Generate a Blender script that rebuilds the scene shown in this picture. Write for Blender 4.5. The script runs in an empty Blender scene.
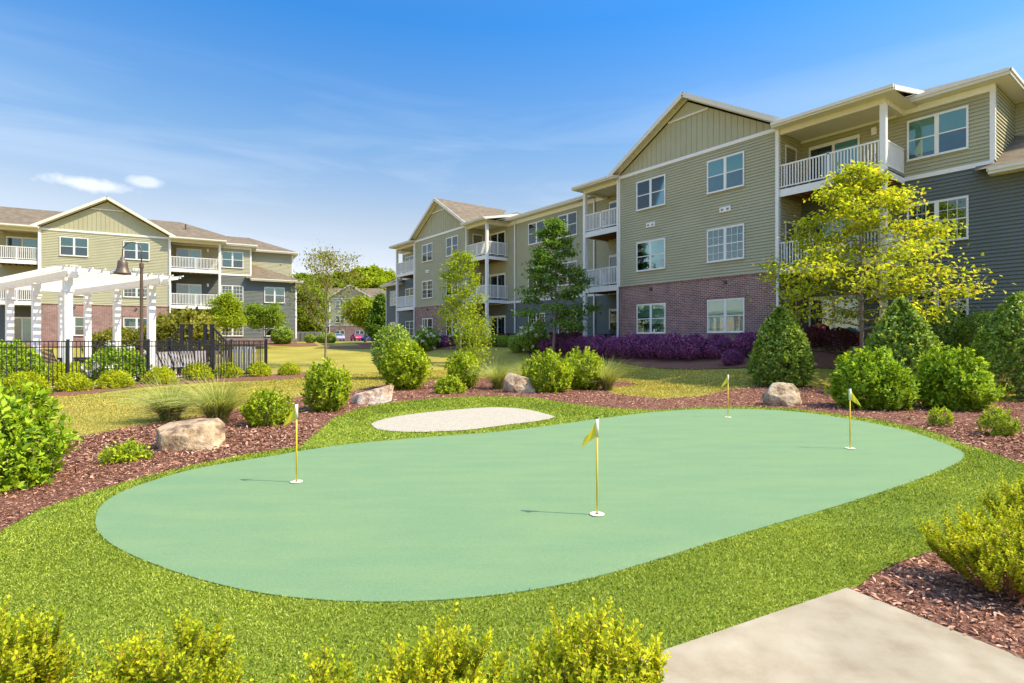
import bpy, bmesh, math, random
import numpy as np
from mathutils import Vector, Matrix
R = math.radians
random.seed(5)
scene = bpy.context.scene
COL = scene.collection
CAMH, FPX, HOR = 1.6, 545.0, 339.4

# ------------------------------------------------------------------ materials
def nmat(name):
    m = bpy.data.materials.new(name); m.use_nodes = True
    nt = m.node_tree; nt.nodes.clear()
    out = nt.nodes.new('ShaderNodeOutputMaterial')
    return m, nt, out
def N(nt, typ, **kw):
    n = nt.nodes.new(typ)
    for k, v in kw.items():
        if k.startswith('i_'):
            n.inputs[k[2:].replace('_', ' ')].default_value = v
        else: setattr(n, k, v)
    return n
def ramp(nt, fac, stops, interp='LINEAR'):
    r = nt.nodes.new('ShaderNodeValToRGB'); r.color_ramp.interpolation = interp
    el = r.color_ramp.elements
    while len(el) < len(stops): el.new(0.5)
    for e, (p, c) in zip(el, stops):
        e.position = p; e.color = (c[0], c[1], c[2], 1)
    nt.links.new(fac, r.inputs[0]); return r
def noise(nt, scale, detail=4, vec=None, rough=.6):
    n = N(nt, 'ShaderNodeTexNoise'); n.inputs['Scale'].default_value = scale
    n.inputs['Detail'].default_value = detail; n.inputs['Roughness'].default_value = rough
    if vec is not None: nt.links.new(vec, n.inputs['Vector'])
    return n
def bump(nt, h, strength, dist, prev=None):
    b = N(nt, 'ShaderNodeBump'); b.inputs['Strength'].default_value = strength; b.inputs['Distance'].default_value = dist
    nt.links.new(h, b.inputs['Height'])
    if prev is not None: nt.links.new(prev, b.inputs['Normal'])
    return b
def mixc(nt, fac, a, b, mode='MIX'):
    m = N(nt, 'ShaderNodeMix', data_type='RGBA', blend_type=mode)
    if hasattr(fac, 'links'): nt.links.new(fac, m.inputs[0])
    else: m.inputs[0].default_value = fac
    for s, i in ((a, 6), (b, 7)):
        if hasattr(s, 'links'): nt.links.new(s, m.inputs[i])
        else: m.inputs[i].default_value = (s[0], s[1], s[2], 1)
    return m.outputs[2]
def surf(name, stops, scale=8, detail=5, rough=.7, bstr=0, bdist=.01, bscale=None, big=None, metal=0, spec=.4):
    """noise-coloured surface in world metres"""
    m, nt, out = nmat(name)
    geo = N(nt, 'ShaderNodeNewGeometry'); P = geo.outputs['Position']
    n = noise(nt, scale, detail, P)
    c = ramp(nt, n.outputs[0], stops).outputs[0]
    if big:
        n2 = noise(nt, big[0], 3, P)
        r2 = ramp(nt, n2.outputs[0], [(.35, (big[1],)*3), (.65, (big[2],)*3)])
        c = mixc(nt, 1, c, r2.outputs[0], 'MULTIPLY')
    b = N(nt, 'ShaderNodeBsdfPrincipled'); b.inputs['Roughness'].default_value = rough
    b.inputs['Metallic'].default_value = metal; b.inputs['Specular IOR Level'].default_value = spec
    nt.links.new(c, b.inputs['Base Color'])
    if bstr:
        n3 = noise(nt, bscale or scale*2, 6, P)
        nt.links.new(bump(nt, n3.outputs[0], bstr, bdist).outputs[0], b.inputs['Normal'])
    nt.links.new(b.outputs[0], out.inputs[0]); return m
def flat(name, c, rough=.5, var=.12, metal=0, spec=.5):
    a = tuple(x*(1-var) for x in c); b = tuple(min(1, x*(1+var)) for x in c)
    return surf(name, [(.3, a), (.7, b)], scale=3, rough=rough, metal=metal, spec=spec)
def leafmat(name, cols, transl=.35, rough=.6, gloss=.16, big=True, nscale=2.2):
    m, nt, out = nmat(name)
    geo = N(nt, 'ShaderNodeNewGeometry')
    k = len(cols)
    rp = ramp(nt, geo.outputs['Random Per Island'], [(i/(k-1), c) for i, c in enumerate(cols)])
    c = rp.outputs[0]
    if big:
        n2 = noise(nt, 2.2, 2, geo.outputs['Position'])
        n2.inputs['Scale'].default_value = nscale
        r2 = ramp(nt, n2.outputs[0], [(.35, (.66, .73, .75)), (.65, (1., 1., 1))])
        c = mixc(nt, 1, c, r2.outputs[0], 'MULTIPLY')
    b = N(nt, 'ShaderNodeBsdfPrincipled'); b.inputs['Roughness'].default_value = rough
    b.inputs['Specular IOR Level'].default_value = gloss
    t = N(nt, 'ShaderNodeBsdfTranslucent')
    mx = N(nt, 'ShaderNodeMixShader'); mx.inputs[0].default_value = transl
    nt.links.new(c, b.inputs['Base Color'])
    nt.links.new(mixc(nt, 1, c, (1.25, 1.2, .6), 'MULTIPLY'), t.inputs[0])
    nt.links.new(b.outputs[0], mx.inputs[1]); nt.links.new(t.outputs[0], mx.inputs[2])
    nt.links.new(mx.outputs[0], out.inputs[0]); return m

def brickmat():
    m, nt, out = nmat('brick')
    tc = N(nt, 'ShaderNodeTexCoord')
    sp = N(nt, 'ShaderNodeSeparateXYZ'); nt.links.new(tc.outputs['Object'], sp.inputs[0])
    ad = N(nt, 'ShaderNodeMath', operation='ADD'); nt.links.new(sp.outputs[0], ad.inputs[0]); nt.links.new(sp.outputs[1], ad.inputs[1])
    cb = N(nt, 'ShaderNodeCombineXYZ'); nt.links.new(ad.outputs[0], cb.inputs[0]); nt.links.new(sp.outputs[2], cb.inputs[1])
    bt = N(nt, 'ShaderNodeTexBrick'); nt.links.new(cb.outputs[0], bt.inputs['Vector'])
    bt.inputs['Scale'].default_value = 1; bt.inputs['Brick Width'].default_value = .23
    bt.inputs['Row Height'].default_value = .085; bt.inputs['Mortar Size'].default_value = .009
    bt.inputs['Color1'].default_value = (.27, .125, .10, 1); bt.inputs['Color2'].default_value = (.13, .065, .07, 1)
    bt.inputs['Mortar'].default_value = (.42, .36, .32, 1); bt.inputs['Bias'].default_value = -.1
    n = noise(nt, 1.3, 4, cb.outputs[0]); r = ramp(nt, n.outputs[0], [(.3, (.8,)*3), (.7, (1.25,)*3)])
    c = mixc(nt, 1, bt.outputs[0], r.outputs[0], 'MULTIPLY')
    b = N(nt, 'ShaderNodeBsdfPrincipled'); b.inputs['Roughness'].default_value = .85
    nt.links.new(c, b.inputs['Base Color'])
    bm = bump(nt, bt.outputs['Fac'], -.6, .008); nt.links.new(bm.outputs[0], b.inputs['Normal'])
    nt.links.new(b.outputs[0], out.inputs[0]); return m
def glassmat():
    m, nt, out = nmat('window_glass')
    t = N(nt, 'ShaderNodeBsdfTransparent'); t.inputs[0].default_value = (.72, .86, .86, 1)
    g = N(nt, 'ShaderNodeBsdfGlossy'); g.inputs['Roughness'].default_value = .02; g.inputs[0].default_value = (.9, 1, 1, 1)
    
    f = N(nt, 'ShaderNodeFresnel'); f.inputs[0].default_value = 1.55
    ad = N(nt, 'ShaderNodeMath', operation='ADD'); ad.inputs[1].default_value = .05; nt.links.new(f.outputs[0], ad.inputs[0])
    mx = N(nt, 'ShaderNodeMixShader'); nt.links.new(ad.outputs[0], mx.inputs[0])
    nt.links.new(t.outputs[0], mx.inputs[1]); nt.links.new(g.outputs[0], mx.inputs[2])
    nt.links.new(mx.outputs[0], out.inputs[0]); return m
def shinglemat():
    m, nt, out = nmat('shingles')
    tc = N(nt, 'ShaderNodeTexCoord')
    sp = N(nt, 'ShaderNodeSeparateXYZ'); nt.links.new(tc.outputs['Object'], sp.inputs[0])
    cb = N(nt, 'ShaderNodeCombineXYZ')
    ad = N(nt, 'ShaderNodeMath', operation='ADD'); nt.links.new(sp.outputs[0], ad.inputs[0]); nt.links.new(sp.outputs[1], ad.inputs[1])
    nt.links.new(ad.outputs[0], cb.inputs[0]); nt.links.new(sp.outputs[2], cb.inputs[1])
    bt = N(nt, 'ShaderNodeTexBrick'); nt.links.new(cb.outputs[0], bt.inputs['Vector'])
    bt.inputs['Scale'].default_value = 1; bt.inputs['Brick Width'].default_value = .3
    bt.inputs['Row Height'].default_value = .08; bt.inputs['Mortar Size'].default_value = .008
    bt.inputs['Color1'].default_value = (.19, .14, .075, 1); bt.inputs['Color2'].default_value = (.11, .082, .048, 1)
    bt.inputs['Mortar'].default_value = (.12, .10, .085, 1)
    n = noise(nt, 2, 5, tc.outputs['Object']); r = ramp(nt, n.outputs[0], [(.3, (.82,)*3), (.7, (1.15,)*3)])
    b = N(nt, 'ShaderNodeBsdfPrincipled'); b.inputs['Roughness'].default_value = .95
    nt.links.new(mixc(nt, 1, bt.outputs[0], r.outputs[0], 'MULTIPLY'), b.inputs['Base Color'])
    nt.links.new(b.outputs[0], out.inputs[0]); return m

M = {}
M['lawn'] = surf('lawn', [(.25, (.17, .17, .025)), (.5, (.29, .25, .045)), (.75, (.38, .30, .07))], scale=14, detail=8, rough=.9, bstr=.8, bdist=.03, bscale=60, big=(.35, .82, 1.12), spec=.1)
M['turf_base'] = surf('turf_base', [(.3, (.09, .13, .012)), (.7, (.22, .27, .03))], scale=90, rough=.9, bstr=.8, bdist=.01, bscale=160, spec=.1)
M['green'] = None
M['mulch'] = surf('mulch', [(.25, (.05, .022, .015)), (.5, (.18, .08, .052)), (.78, (.36, .19, .13))], scale=38, detail=8, rough=.9, bstr=1, bdist=.03, bscale=45, spec=.1)
M['sand'] = surf('sand', [(.3, (.30, .262, .20)), (.7, (.40, .355, .28))], scale=20, detail=8, rough=.95, bstr=.6, bdist=.03, bscale=9, spec=.1)
M['concrete'] = surf('concrete', [(.25, (.235, .185, .12)), (.5, (.31, .258, .178)), (.75, (.36, .31, .225))], scale=4.5, detail=14, rough=.9, bstr=.4, bdist=.003, bscale=170, big=(1.3, .86, 1.06), spec=.2)
M['deck'] = surf('pool_deck_paving', [(.3, (.42, .30, .24)), (.7, (.58, .45, .36))], scale=9, rough=.9)
M['asphalt'] = surf('asphalt', [(.3, (.04, .04, .042)), (.7, (.065, .065, .065))], scale=20, rough=.9)
M['brick'] = brickmat(); M['glass'] = glassmat(); M['shingle'] = shinglemat()
M['sage'] = surf('sage_siding', [(.3, (.385, .37, .24)), (.7, (.42, .40, .262))], scale=1.2, rough=.6, big=(.5, .95, 1.03))
M['charcoal'] = surf('charcoal_siding', [(.3, (.125, .138, .122)), (.7, (.142, .157, .14))], scale=1.2, rough=.55)
M['white'] = flat('white_trim', (.78, .76, .73), .45, .04)
M['cream'] = flat('cream_trim', (.68, .635, .54), .5, .04)
M['joist'] = surf('treated_wood', [(.3, (.20, .09, .04)), (.7, (.32, .16, .07))], scale=12, rough=.8)
M['blind'] = flat('window_blind', (.42, .58, .54), .7, .05)
M['dark_room'] = flat('dark_interior', (.035, .06, .06), .6, .2)
M['storage'] = flat('storage_door_paint', (.16, .135, .08), .5, .1)
M['black'] = flat('black_metal', (.012, .013, .022), .4, .2)
M['bronze'] = flat('bronze_metal', (.12, .085, .062), .45, .2, metal=.3)
M['yellow'] = flat('yellow_paint', (.75, .50, .02), .35, .05)
M['cupwhite'] = flat('white_plastic', (.72, .70, .46), .4, .04)
M['hole'] = flat('hole_inside', (.03, .04, .03), .8)
M['red'] = flat('red_plastic', (.55, .012, .03), .4)
M['brown'] = flat('brown_frame', (.07, .045, .04), .5)
M['steel'] = flat('grey_steel', (.22, .22, .23), .5)
M['tyre'] = flat('tyre_rubber', (.02, .02, .02), .8)
M['carred'] = flat('car_paint_red', (.45, .015, .06), .25)
M['carblue'] = flat('car_paint_blue', (.05, .07, .32), .25)
M['carsilver'] = flat('car_paint_silver', (.30, .27, .36), .25)
M['carwhite'] = flat('car_paint_white', (.7, .72, .75), .25)
M['carglass'] = flat('car_glass', (.03, .04, .05), .08)
M['bark'] = surf('bark', [(.3, (.13, .10, .075)), (.7, (.30, .25, .20))], scale=20, rough=.9, bstr=.6, bdist=.01)
M['teal'] = flat('sling_fabric', (.16, .25, .22), .8)
M['petal'] = leafmat('white_petals', [(.7, .7, .62), (.85, .85, .8)], .2, big=False)

def greenmat():
    m, nt, out = nmat('putting_surface')
    geo = N(nt, 'ShaderNodeNewGeometry'); P = geo.outputs['Position']
    mp = N(nt, 'ShaderNodeMapping'); nt.links.new(P, mp.inputs[0]); mp.inputs['Scale'].default_value = (1, 3.5, 1); mp.inputs['Rotation'].default_value = (0, 0, R(-8))
    n1 = noise(nt, .9, 5, mp.outputs[0]); n2 = noise(nt, 330, 3, P)
    c = ramp(nt, n1.outputs[0], [(.3, (.136, .230, .122)), (.5, (.152, .240, .122)), (.7, (.172, .252, .124))]).outputs[0]
    n3 = noise(nt, 42, 8, mp.outputs[0], .8); r3 = ramp(nt, n3.outputs[0], [(.3, (.78, .82, .82)), (.7, (1.17, 1.13, 1.1))])
    c = mixc(nt, 1, c, r3.outputs[0], 'MULTIPLY')
    n4 = noise(nt, 5.5, 2, P, .5); r4 = ramp(nt, n4.outputs[0], [(.0, (1,)*3), (.72, (1,)*3), (.78, (1.09, 1.06, .95))])
    c = mixc(nt, 1, c, r4.outputs[0], 'MULTIPLY')
    r2 = ramp(nt, n2.outputs[0], [(.3, (.62, .68, .66)), (.7, (1.3, 1.25, 1.25))])
    c = mixc(nt, 1, c, r2.outputs[0], 'MULTIPLY')
    b = N(nt, 'ShaderNodeBsdfPrincipled'); b.inputs['Roughness'].default_value = .85; b.inputs['Specular IOR Level'].default_value = .15
    nt.links.new(c, b.inputs['Base Color'])
    nt.links.new(bump(nt, n2.outputs[0], .7, .004).outputs[0], b.inputs['Normal'])
    nt.links.new(b.outputs[0], out.inputs[0]); return m
M['green'] = greenmat()
def clothmat():
    m, nt, out = nmat('flag_cloth')
    b = N(nt, 'ShaderNodeBsdfPrincipled'); b.inputs['Base Color'].default_value = (.80, .62, .03, 1); b.inputs['Roughness'].default_value = .7
    t = N(nt, 'ShaderNodeBsdfTranslucent'); t.inputs[0].default_value = (.9, .75, .06, 1)
    geo = N(nt, 'ShaderNodeNewGeometry'); n = noise(nt, 60, 3, geo.outputs['Position'])
    nt.links.new(bump(nt, n.outputs[0], .2, .003).outputs[0], b.inputs['Normal'])
    mx = N(nt, 'ShaderNodeMixShader'); mx.inputs[0].default_value = .45
    nt.links.new(b.outputs[0], mx.inputs[1]); nt.links.new(t.outputs[0], mx.inputs[2]); nt.links.new(mx.outputs[0], out.inputs[0]); return m
M['cloth'] = clothmat()
def rockmat(name, a, b_, c_):
    m, nt, out = nmat(name)
    tc = N(nt, 'ShaderNodeTexCoord'); P = tc.outputs['Object']
    n1 = noise(nt, 3.2, 8, P, .65); n2 = noise(nt, 14, 8, P, .7)
    c = ramp(nt, n1.outputs[0], [(.36, a), (.47, b_), (.64, c_)]).outputs[0]
    r2 = ramp(nt, n2.outputs[0], [(.3, (.6,)*3), (.7, (1.2,)*3)])
    c = mixc(nt, 1, c, r2.outputs[0], 'MULTIPLY')
    b = N(nt, 'ShaderNodeBsdfPrincipled'); b.inputs['Roughness'].default_value = .9; b.inputs['Specular IOR Level'].default_value = .2
    nt.links.new(c, b.inputs['Base Color'])
    b1 = bump(nt, n1.outputs[0], .9, .09); b2 = bump(nt, n2.outputs[0], .7, .02, b1.outputs[0])
    nt.links.new(b2.outputs[0], b.inputs['Normal']); nt.links.new(b.outputs[0], out.inputs[0]); return m
M['rock_tan'] = rockmat('tan_rock', (.15, .10, .07), (.42, .29, .17), (.56, .42, .27))
M['rock_pale'] = rockmat('pale_rock', (.28, .16, .10), (.58, .42, .30), (.70, .62, .52))
M['rock_grey'] = rockmat('grey_rock', (.15, .10, .06), (.42, .31, .20), (.60, .48, .33))

M['lf_lime'] = leafmat('lime_leaves', [(.13, .20, .01), (.38, .47, .018), (.60, .68, .035)], 0.33)
M['lf_gold'] = leafmat('gold_leaves', [(.24, .29, .01), (.52, .57, .018), (.72, .72, .035)], 0.36)
M['lf_box'] = leafmat('boxwood_leaves', [(.15, .20, .010), (.48, .53, .015), (.70, .70, .025), (.76, .70, .03)], 0.42)
M['lf_green'] = leafmat('glossy_green_leaves', [(.09, .17, .02), (.30, .43, .04), (.62, .72, .13)], 0.33, .45, .35)
M['lf_hyd'] = leafmat('broad_leaves', [(.10, .20, .012), (.34, .48, .02), (.54, .66, .05)], 0.33)
M['lf_purple'] = leafmat('purple_leaves', [(.10, .02, .07), (.34, .075, .24), (.62, .24, .46)], 0.2)
M['lf_burg'] = leafmat('burgundy_leaves', [(.09, .03, .03), (.18, .05, .05), (.24, .09, .06)], 0.2)
M['lf_dark'] = leafmat('dark_tree_leaves', [(.07, .15, .02), (.15, .26, .03), (.27, .39, .05)], 0.38)
M['lf_mid'] = leafmat('mid_tree_leaves', [(.14, .22, .02), (.26, .36, .03), (.40, .48, .05)], 0.38)
M['lf_yel'] = leafmat('yellow_tree_leaves', [(.20, .27, .015), (.46, .53, .025), (.66, .68, .04), (.72, .58, .06)], 0.5)
M['lf_olive'] = leafmat('olive_tree_leaves', [(.17, .17, .02), (.29, .28, .03), (.42, .37, .06)], 0.35)
M['lf_yg'] = leafmat('spring_green_leaves', [(.22, .30, .012), (.38, .46, .02), (.50, .56, .03)], 0.42)
M['gr_orn'] = leafmat('ornamental_grass_blades', [(.22, .28, .04), (.44, .47, .10), (.62, .56, .24)], 0.35)
M['gr_dead'] = leafmat('dry_grass_blades', [(.20, .12, .06), (.34, .24, .12)], .2)
M['blade'] = leafmat('turf_blades', [(.07, .12, .008), (.26, .34, .02), (.46, .53, .05), (.62, .64, .16)], 0.2, nscale=.7)
M['chip'] = leafmat('bark_chips', [(.07, .03, .02), (.23, .10, .06), (.38, .19, .12), (.60, .38, .26)], 0.0, .85, .1, big=False)

# ------------------------------------------------------------------ helpers
def tag(o, label=None, cat=None, group=None, kind=None):
    if label: o['label'] = label
    if cat: o['category'] = cat
    if group: o['group'] = group
    if kind: o['kind'] = kind
    return o
def empty(name, loc=(0, 0, 0), rz=0):
    o = bpy.data.objects.new(name, None); COL.objects.link(o); o.location = loc; o.rotation_euler = (0, 0, rz)
    o.empty_display_size = .3; return o
def children(o): return [c for c in bpy.data.objects if c.parent == o]
def copy_tree(o, parent=None):
    c = o.copy(); COL.objects.link(c)
    if parent: c.parent = parent
    for ch in list(o.children): copy_tree(ch, c)
    return c
def link(name, me, parent=None, loc=None):
    o = bpy.data.objects.new(name, me); COL.objects.link(o)
    if parent: o.parent = parent
    if loc is not None: o.location = loc
    return o
class MB:
    def __init__(s): s.v = []; s.f = []; s.m = []
    def face(s, pts, m=0):
        i = len(s.v); s.v += [tuple(p) for p in pts]; s.f.append(tuple(range(i, i+len(pts)))); s.m.append(m)
    def box(s, x0, x1, y0, y1, z0, z1, m=0):
        if x0 > x1: x0, x1 = x1, x0
        if y0 > y1: y0, y1 = y1, y0
        i = len(s.v)
        s.v += [(x, y, z) for z in (z0, z1) for y in (y0, y1) for x in (x0, x1)]
        for f in ((0, 2, 3, 1), (4, 5, 7, 6), (0, 1, 5, 4), (2, 6, 7, 3), (1, 3, 7, 5), (0, 4, 6, 2)):
            s.f.append(tuple(i+k for k in f)); s.m.append(m)
    def bar(s, a, b, w, h, m=0, up=(0, 0, 1)):
        a, b = Vector(a), Vector(b); d = (b-a).normalized(); u = Vector(up)
        if abs(d.dot(u)) > .98: u = Vector((0, 1, 0))
        x = d.cross(u).normalized(); z = x.cross(d)
        i = len(s.v)
        for p in (a, b):
            for sx, sz in ((-1, -1), (1, -1), (1, 1), (-1, 1)): s.v.append(tuple(p+x*sx*w/2+z*sz*h/2))
        for f in ((0, 1, 2, 3), (7, 6, 5, 4), (0, 4, 5, 1), (1, 5, 6, 2), (2, 6, 7, 3), (3, 7, 4, 0)):
            s.f.append(tuple(i+k for k in f)); s.m.append(m)
    def tube(s, pts, rads, n=8, m=0, cap=True):
        pts = [Vector(p) for p in pts]; rings = []
        for k, p in enumerate(pts):
            d = (pts[min(k+1, len(pts)-1)]-pts[max(k-1, 0)]).normalized()
            u = Vector((0, 0, 1)) if abs(d.z) < .9 else Vector((1, 0, 0))
            x = d.cross(u).normalized(); y = d.cross(x); i = len(s.v)
            r = rads[k] if hasattr(rads, '__len__') else rads
            for j in range(n):
                a = 2*math.pi*j/n; s.v.append(tuple(p+x*math.cos(a)*r+y*math.sin(a)*r))
            rings.append(i)
        for a, b in zip(rings, rings[1:]):
            for j in range(n):
                s.f.append((a+j, a+(j+1) % n, b+(j+1) % n, b+j)); s.m.append(m)
        if cap:
            s.f.append(tuple(rings[0]+j for j in range(n))); s.m.append(m)
            s.f.append(tuple(rings[-1]+j for j in reversed(range(n)))); s.m.append(m)
    def lathe(s, prof, c=(0, 0, 0), n=20, m=0):
        rings = []
        for r, z in prof:
            i = len(s.v)
            for j in range(n):
                a = 2*math.pi*j/n; s.v.append((c[0]+r*math.cos(a), c[1]+r*math.sin(a), c[2]+z))
            rings.append(i)
        for a, b in zip(rings, rings[1:]):
            for j in range(n): s.f.append((a+j, a+(j+1) % n, b+(j+1) % n, b+j)); s.m.append(m)
    def build(s, name, mats, parent=None, smooth=False, loc=None):
        me = bpy.data.meshes.new(name); me.from_pydata(s.v, [], s.f)
        if not isinstance(mats, (list, tuple)): mats = [mats]
        for x in mats: me.materials.append(x)
        me.polygons.foreach_set('material_index', s.m)
        if smooth: me.polygons.foreach_set('use_smooth', [True]*len(s.f))
        bm = bmesh.new(); bm.from_mesh(me)
        if smooth: bmesh.ops.remove_doubles(bm, verts=bm.verts, dist=1e-5)
        bmesh.ops.recalc_face_normals(bm, faces=bm.faces); bm.to_mesh(me); bm.free()
        return link(name, me, parent, loc)

def norm(a): return a/np.maximum(np.linalg.norm(a, axis=-1, keepdims=True), 1e-9)
def leaf_mesh(name, mats, pos, d, n, L, W, midx=None, mid=.5, fold=.22):
    """one folded four-cornered leaf per row"""
    d = norm(d); s = norm(np.cross(d, n)); n = np.cross(s, d)
    L = np.asarray(L).reshape(-1, 1)*np.ones((len(pos), 1)); W = np.asarray(W).reshape(-1, 1)*np.ones((len(pos), 1))
    v = np.empty((len(pos), 4, 3), np.float32)
    v[:, 0] = pos; v[:, 2] = pos+d*L-n*L*.12
    v[:, 1] = pos+d*L*mid+s*W/2+n*W*fold; v[:, 3] = pos+d*L*mid-s*W/2+n*W*fold
    k = len(pos); me = bpy.data.meshes.new(name)
    me.vertices.add(4*k); me.vertices.foreach_set('co', v.ravel())
    me.loops.add(4*k); me.loops.foreach_set('vertex_index', np.arange(4*k, dtype=np.int32))
    me.polygons.add(k); me.polygons.foreach_set('loop_start', np.arange(0, 4*k, 4, dtype=np.int32))
    if not isinstance(mats, (list, tuple)): mats = [mats]
    for x in mats: me.materials.append(x)
    if midx is not None: me.polygons.foreach_set('material_index', midx.astype(np.int32))
    me.update(calc_edges=True); me.validate(); return me

# profile functions: height fraction -> radius fraction
PROF = {
 'dome': lambda z: np.where(z > .35, np.sqrt(np.clip(1-((z-.35)/.66)**2, 0, 1)), .72+.28*np.sin(z/.35*math.pi/2)),
 'ball': lambda z: np.sqrt(np.clip(1-((z-.48)/.53)**2, 0, 1)),
 'cone': lambda z: np.where(z < .25, .86+.14*np.sin(z/.25*math.pi/2), np.clip(1-((np.maximum(z, .25)-.25)/.76)**1.9, 0, 1)**.8),
 'mound': lambda z: np.sqrt(np.clip(1-(z*.98)**2.2, 0, 1)),
 'box': lambda z: np.clip(1-z**9, 0, 1)*(.93+.07*np.sin(z*3)),
 'vase': lambda z: np.where(z < .6, .45+.55*np.sin(z/.6*math.pi/2), np.sqrt(np.clip(1-((z-.6)/.42)**2, 0, 1))),
 'column': lambda z: np.clip(1-np.abs(z-.4)**2.2*2.2, .05, 1),
}
def shrub(name, loc, w, h, mat, kind='dome', shoots=700, k=7, L=.06, W=.035, shoot=.16, lump=.13, seed=1, d=None, up=.5, inner=.35, stems=True, rz=0, flowers=0):
    rng = np.random.default_rng(seed); d = d or w
    z = rng.random(shoots)**.85; th = rng.random(shoots)*2*math.pi
    ph = rng.random(8)*6.28
    lm = (np.sin(3*th+ph[0]+4*z)+np.sin(5*th+ph[1]-7*z)+np.sin(2*th+ph[2]+11*z)+np.sin(9*th+ph[3]+13*z)*.8)/3.8
    u = np.where(rng.random(shoots) < inner, rng.random(shoots)**.5*.8+.1, 1-.08*rng.random(shoots)+.07*(rng.random(shoots) > .9))
    rad = PROF[kind](z)*(1+lump*lm)*u
    zz = z*(1+lump*.6*np.sin(4*th+ph[4]))*np.where(u < .9, .92, 1)
    tip = np.stack([np.cos(th)*rad*w/2, np.sin(th)*rad*d/2, .04*h+zz*h*.96], 1)
    out = norm(np.stack([np.cos(th)/w, np.sin(th)/d, (z-.35)/h*1.3], 1)*1.0)
    sd = norm(out*(1-up)+np.array([0, 0, up])+rng.normal(0, .28, (shoots, 3)))
    sl = shoot*(.6+.8*rng.random(shoots))
    pos = []; dirs = []; nr = []
    for j in range(k):
        f = (j+.5)/k; a = j*2.4+rng.random(shoots)*1.2
        p = tip-sd*(sl*(1-f))[:, None]
        s1 = norm(np.cross(sd, rng.normal(0, 1, (shoots, 3)))); s2 = np.cross(sd, s1)
        side = s1*np.cos(a)[:, None]+s2*np.sin(a)[:, None]
        dr = norm(sd*(.35+.7*f)+side*(1.05-.45*f))
        pos.append(p); dirs.append(dr); nr.append(norm(sd+out*.5+rng.normal(0, .25, (shoots, 3))))
    pos = np.concatenate(pos); dirs = np.concatenate(dirs); nr = np.concatenate(nr)
    pos[:, 2] = np.maximum(pos[:, 2], .01)
    Ls = L*(.65+.6*rng.random(len(pos)))
    root = empty(name, loc, rz)
    link('foliage', leaf_mesh('foliage', mat, pos, dirs, nr, Ls, Ls*W/L), root)
    if stems:
        mb = MB()
        for i in range(9):
            a = rng.random()*6.28; e = .62+.3*rng.random(); r = w*.3*rng.random()+.1*w
            mb.tube([(0.03*math.cos(a), .03*math.sin(a), -.03), (r*.4*math.cos(a), r*.4*math.sin(a), h*e*.45), (r*math.cos(a), r*math.sin(a), h*e)], [.016*h+.003, .010*h+.002, .003], 5)
        mb.build('stem', M['bark'], root)
    if flowers:
        i = rng.integers(0, shoots, flowers); i = i[u[i] > .85]
        pp = []; 
        for j in i:
            for q in range(30): pp.append(tip[j]+rng.normal(0, .055, 3)+out[j]*.10)
        pp = np.array(pp)
        if len(pp): link('flower', leaf_mesh('flower', M['petal'], pp, rng.normal(0, 1, pp.shape), rng.normal(0, 1, pp.shape), .07, .07), root)
    return root
def place(src, loc, sc=1, rz=None, label=None, cat=None, group=None):
    c = copy_tree(src); c.location = loc
    c.rotation_euler = (0, 0, random.random()*6.28 if rz is None else rz)
    c.scale = (sc, sc, sc) if not hasattr(sc, '__len__') else sc
    tag(c, label, cat, group); return c

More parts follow.
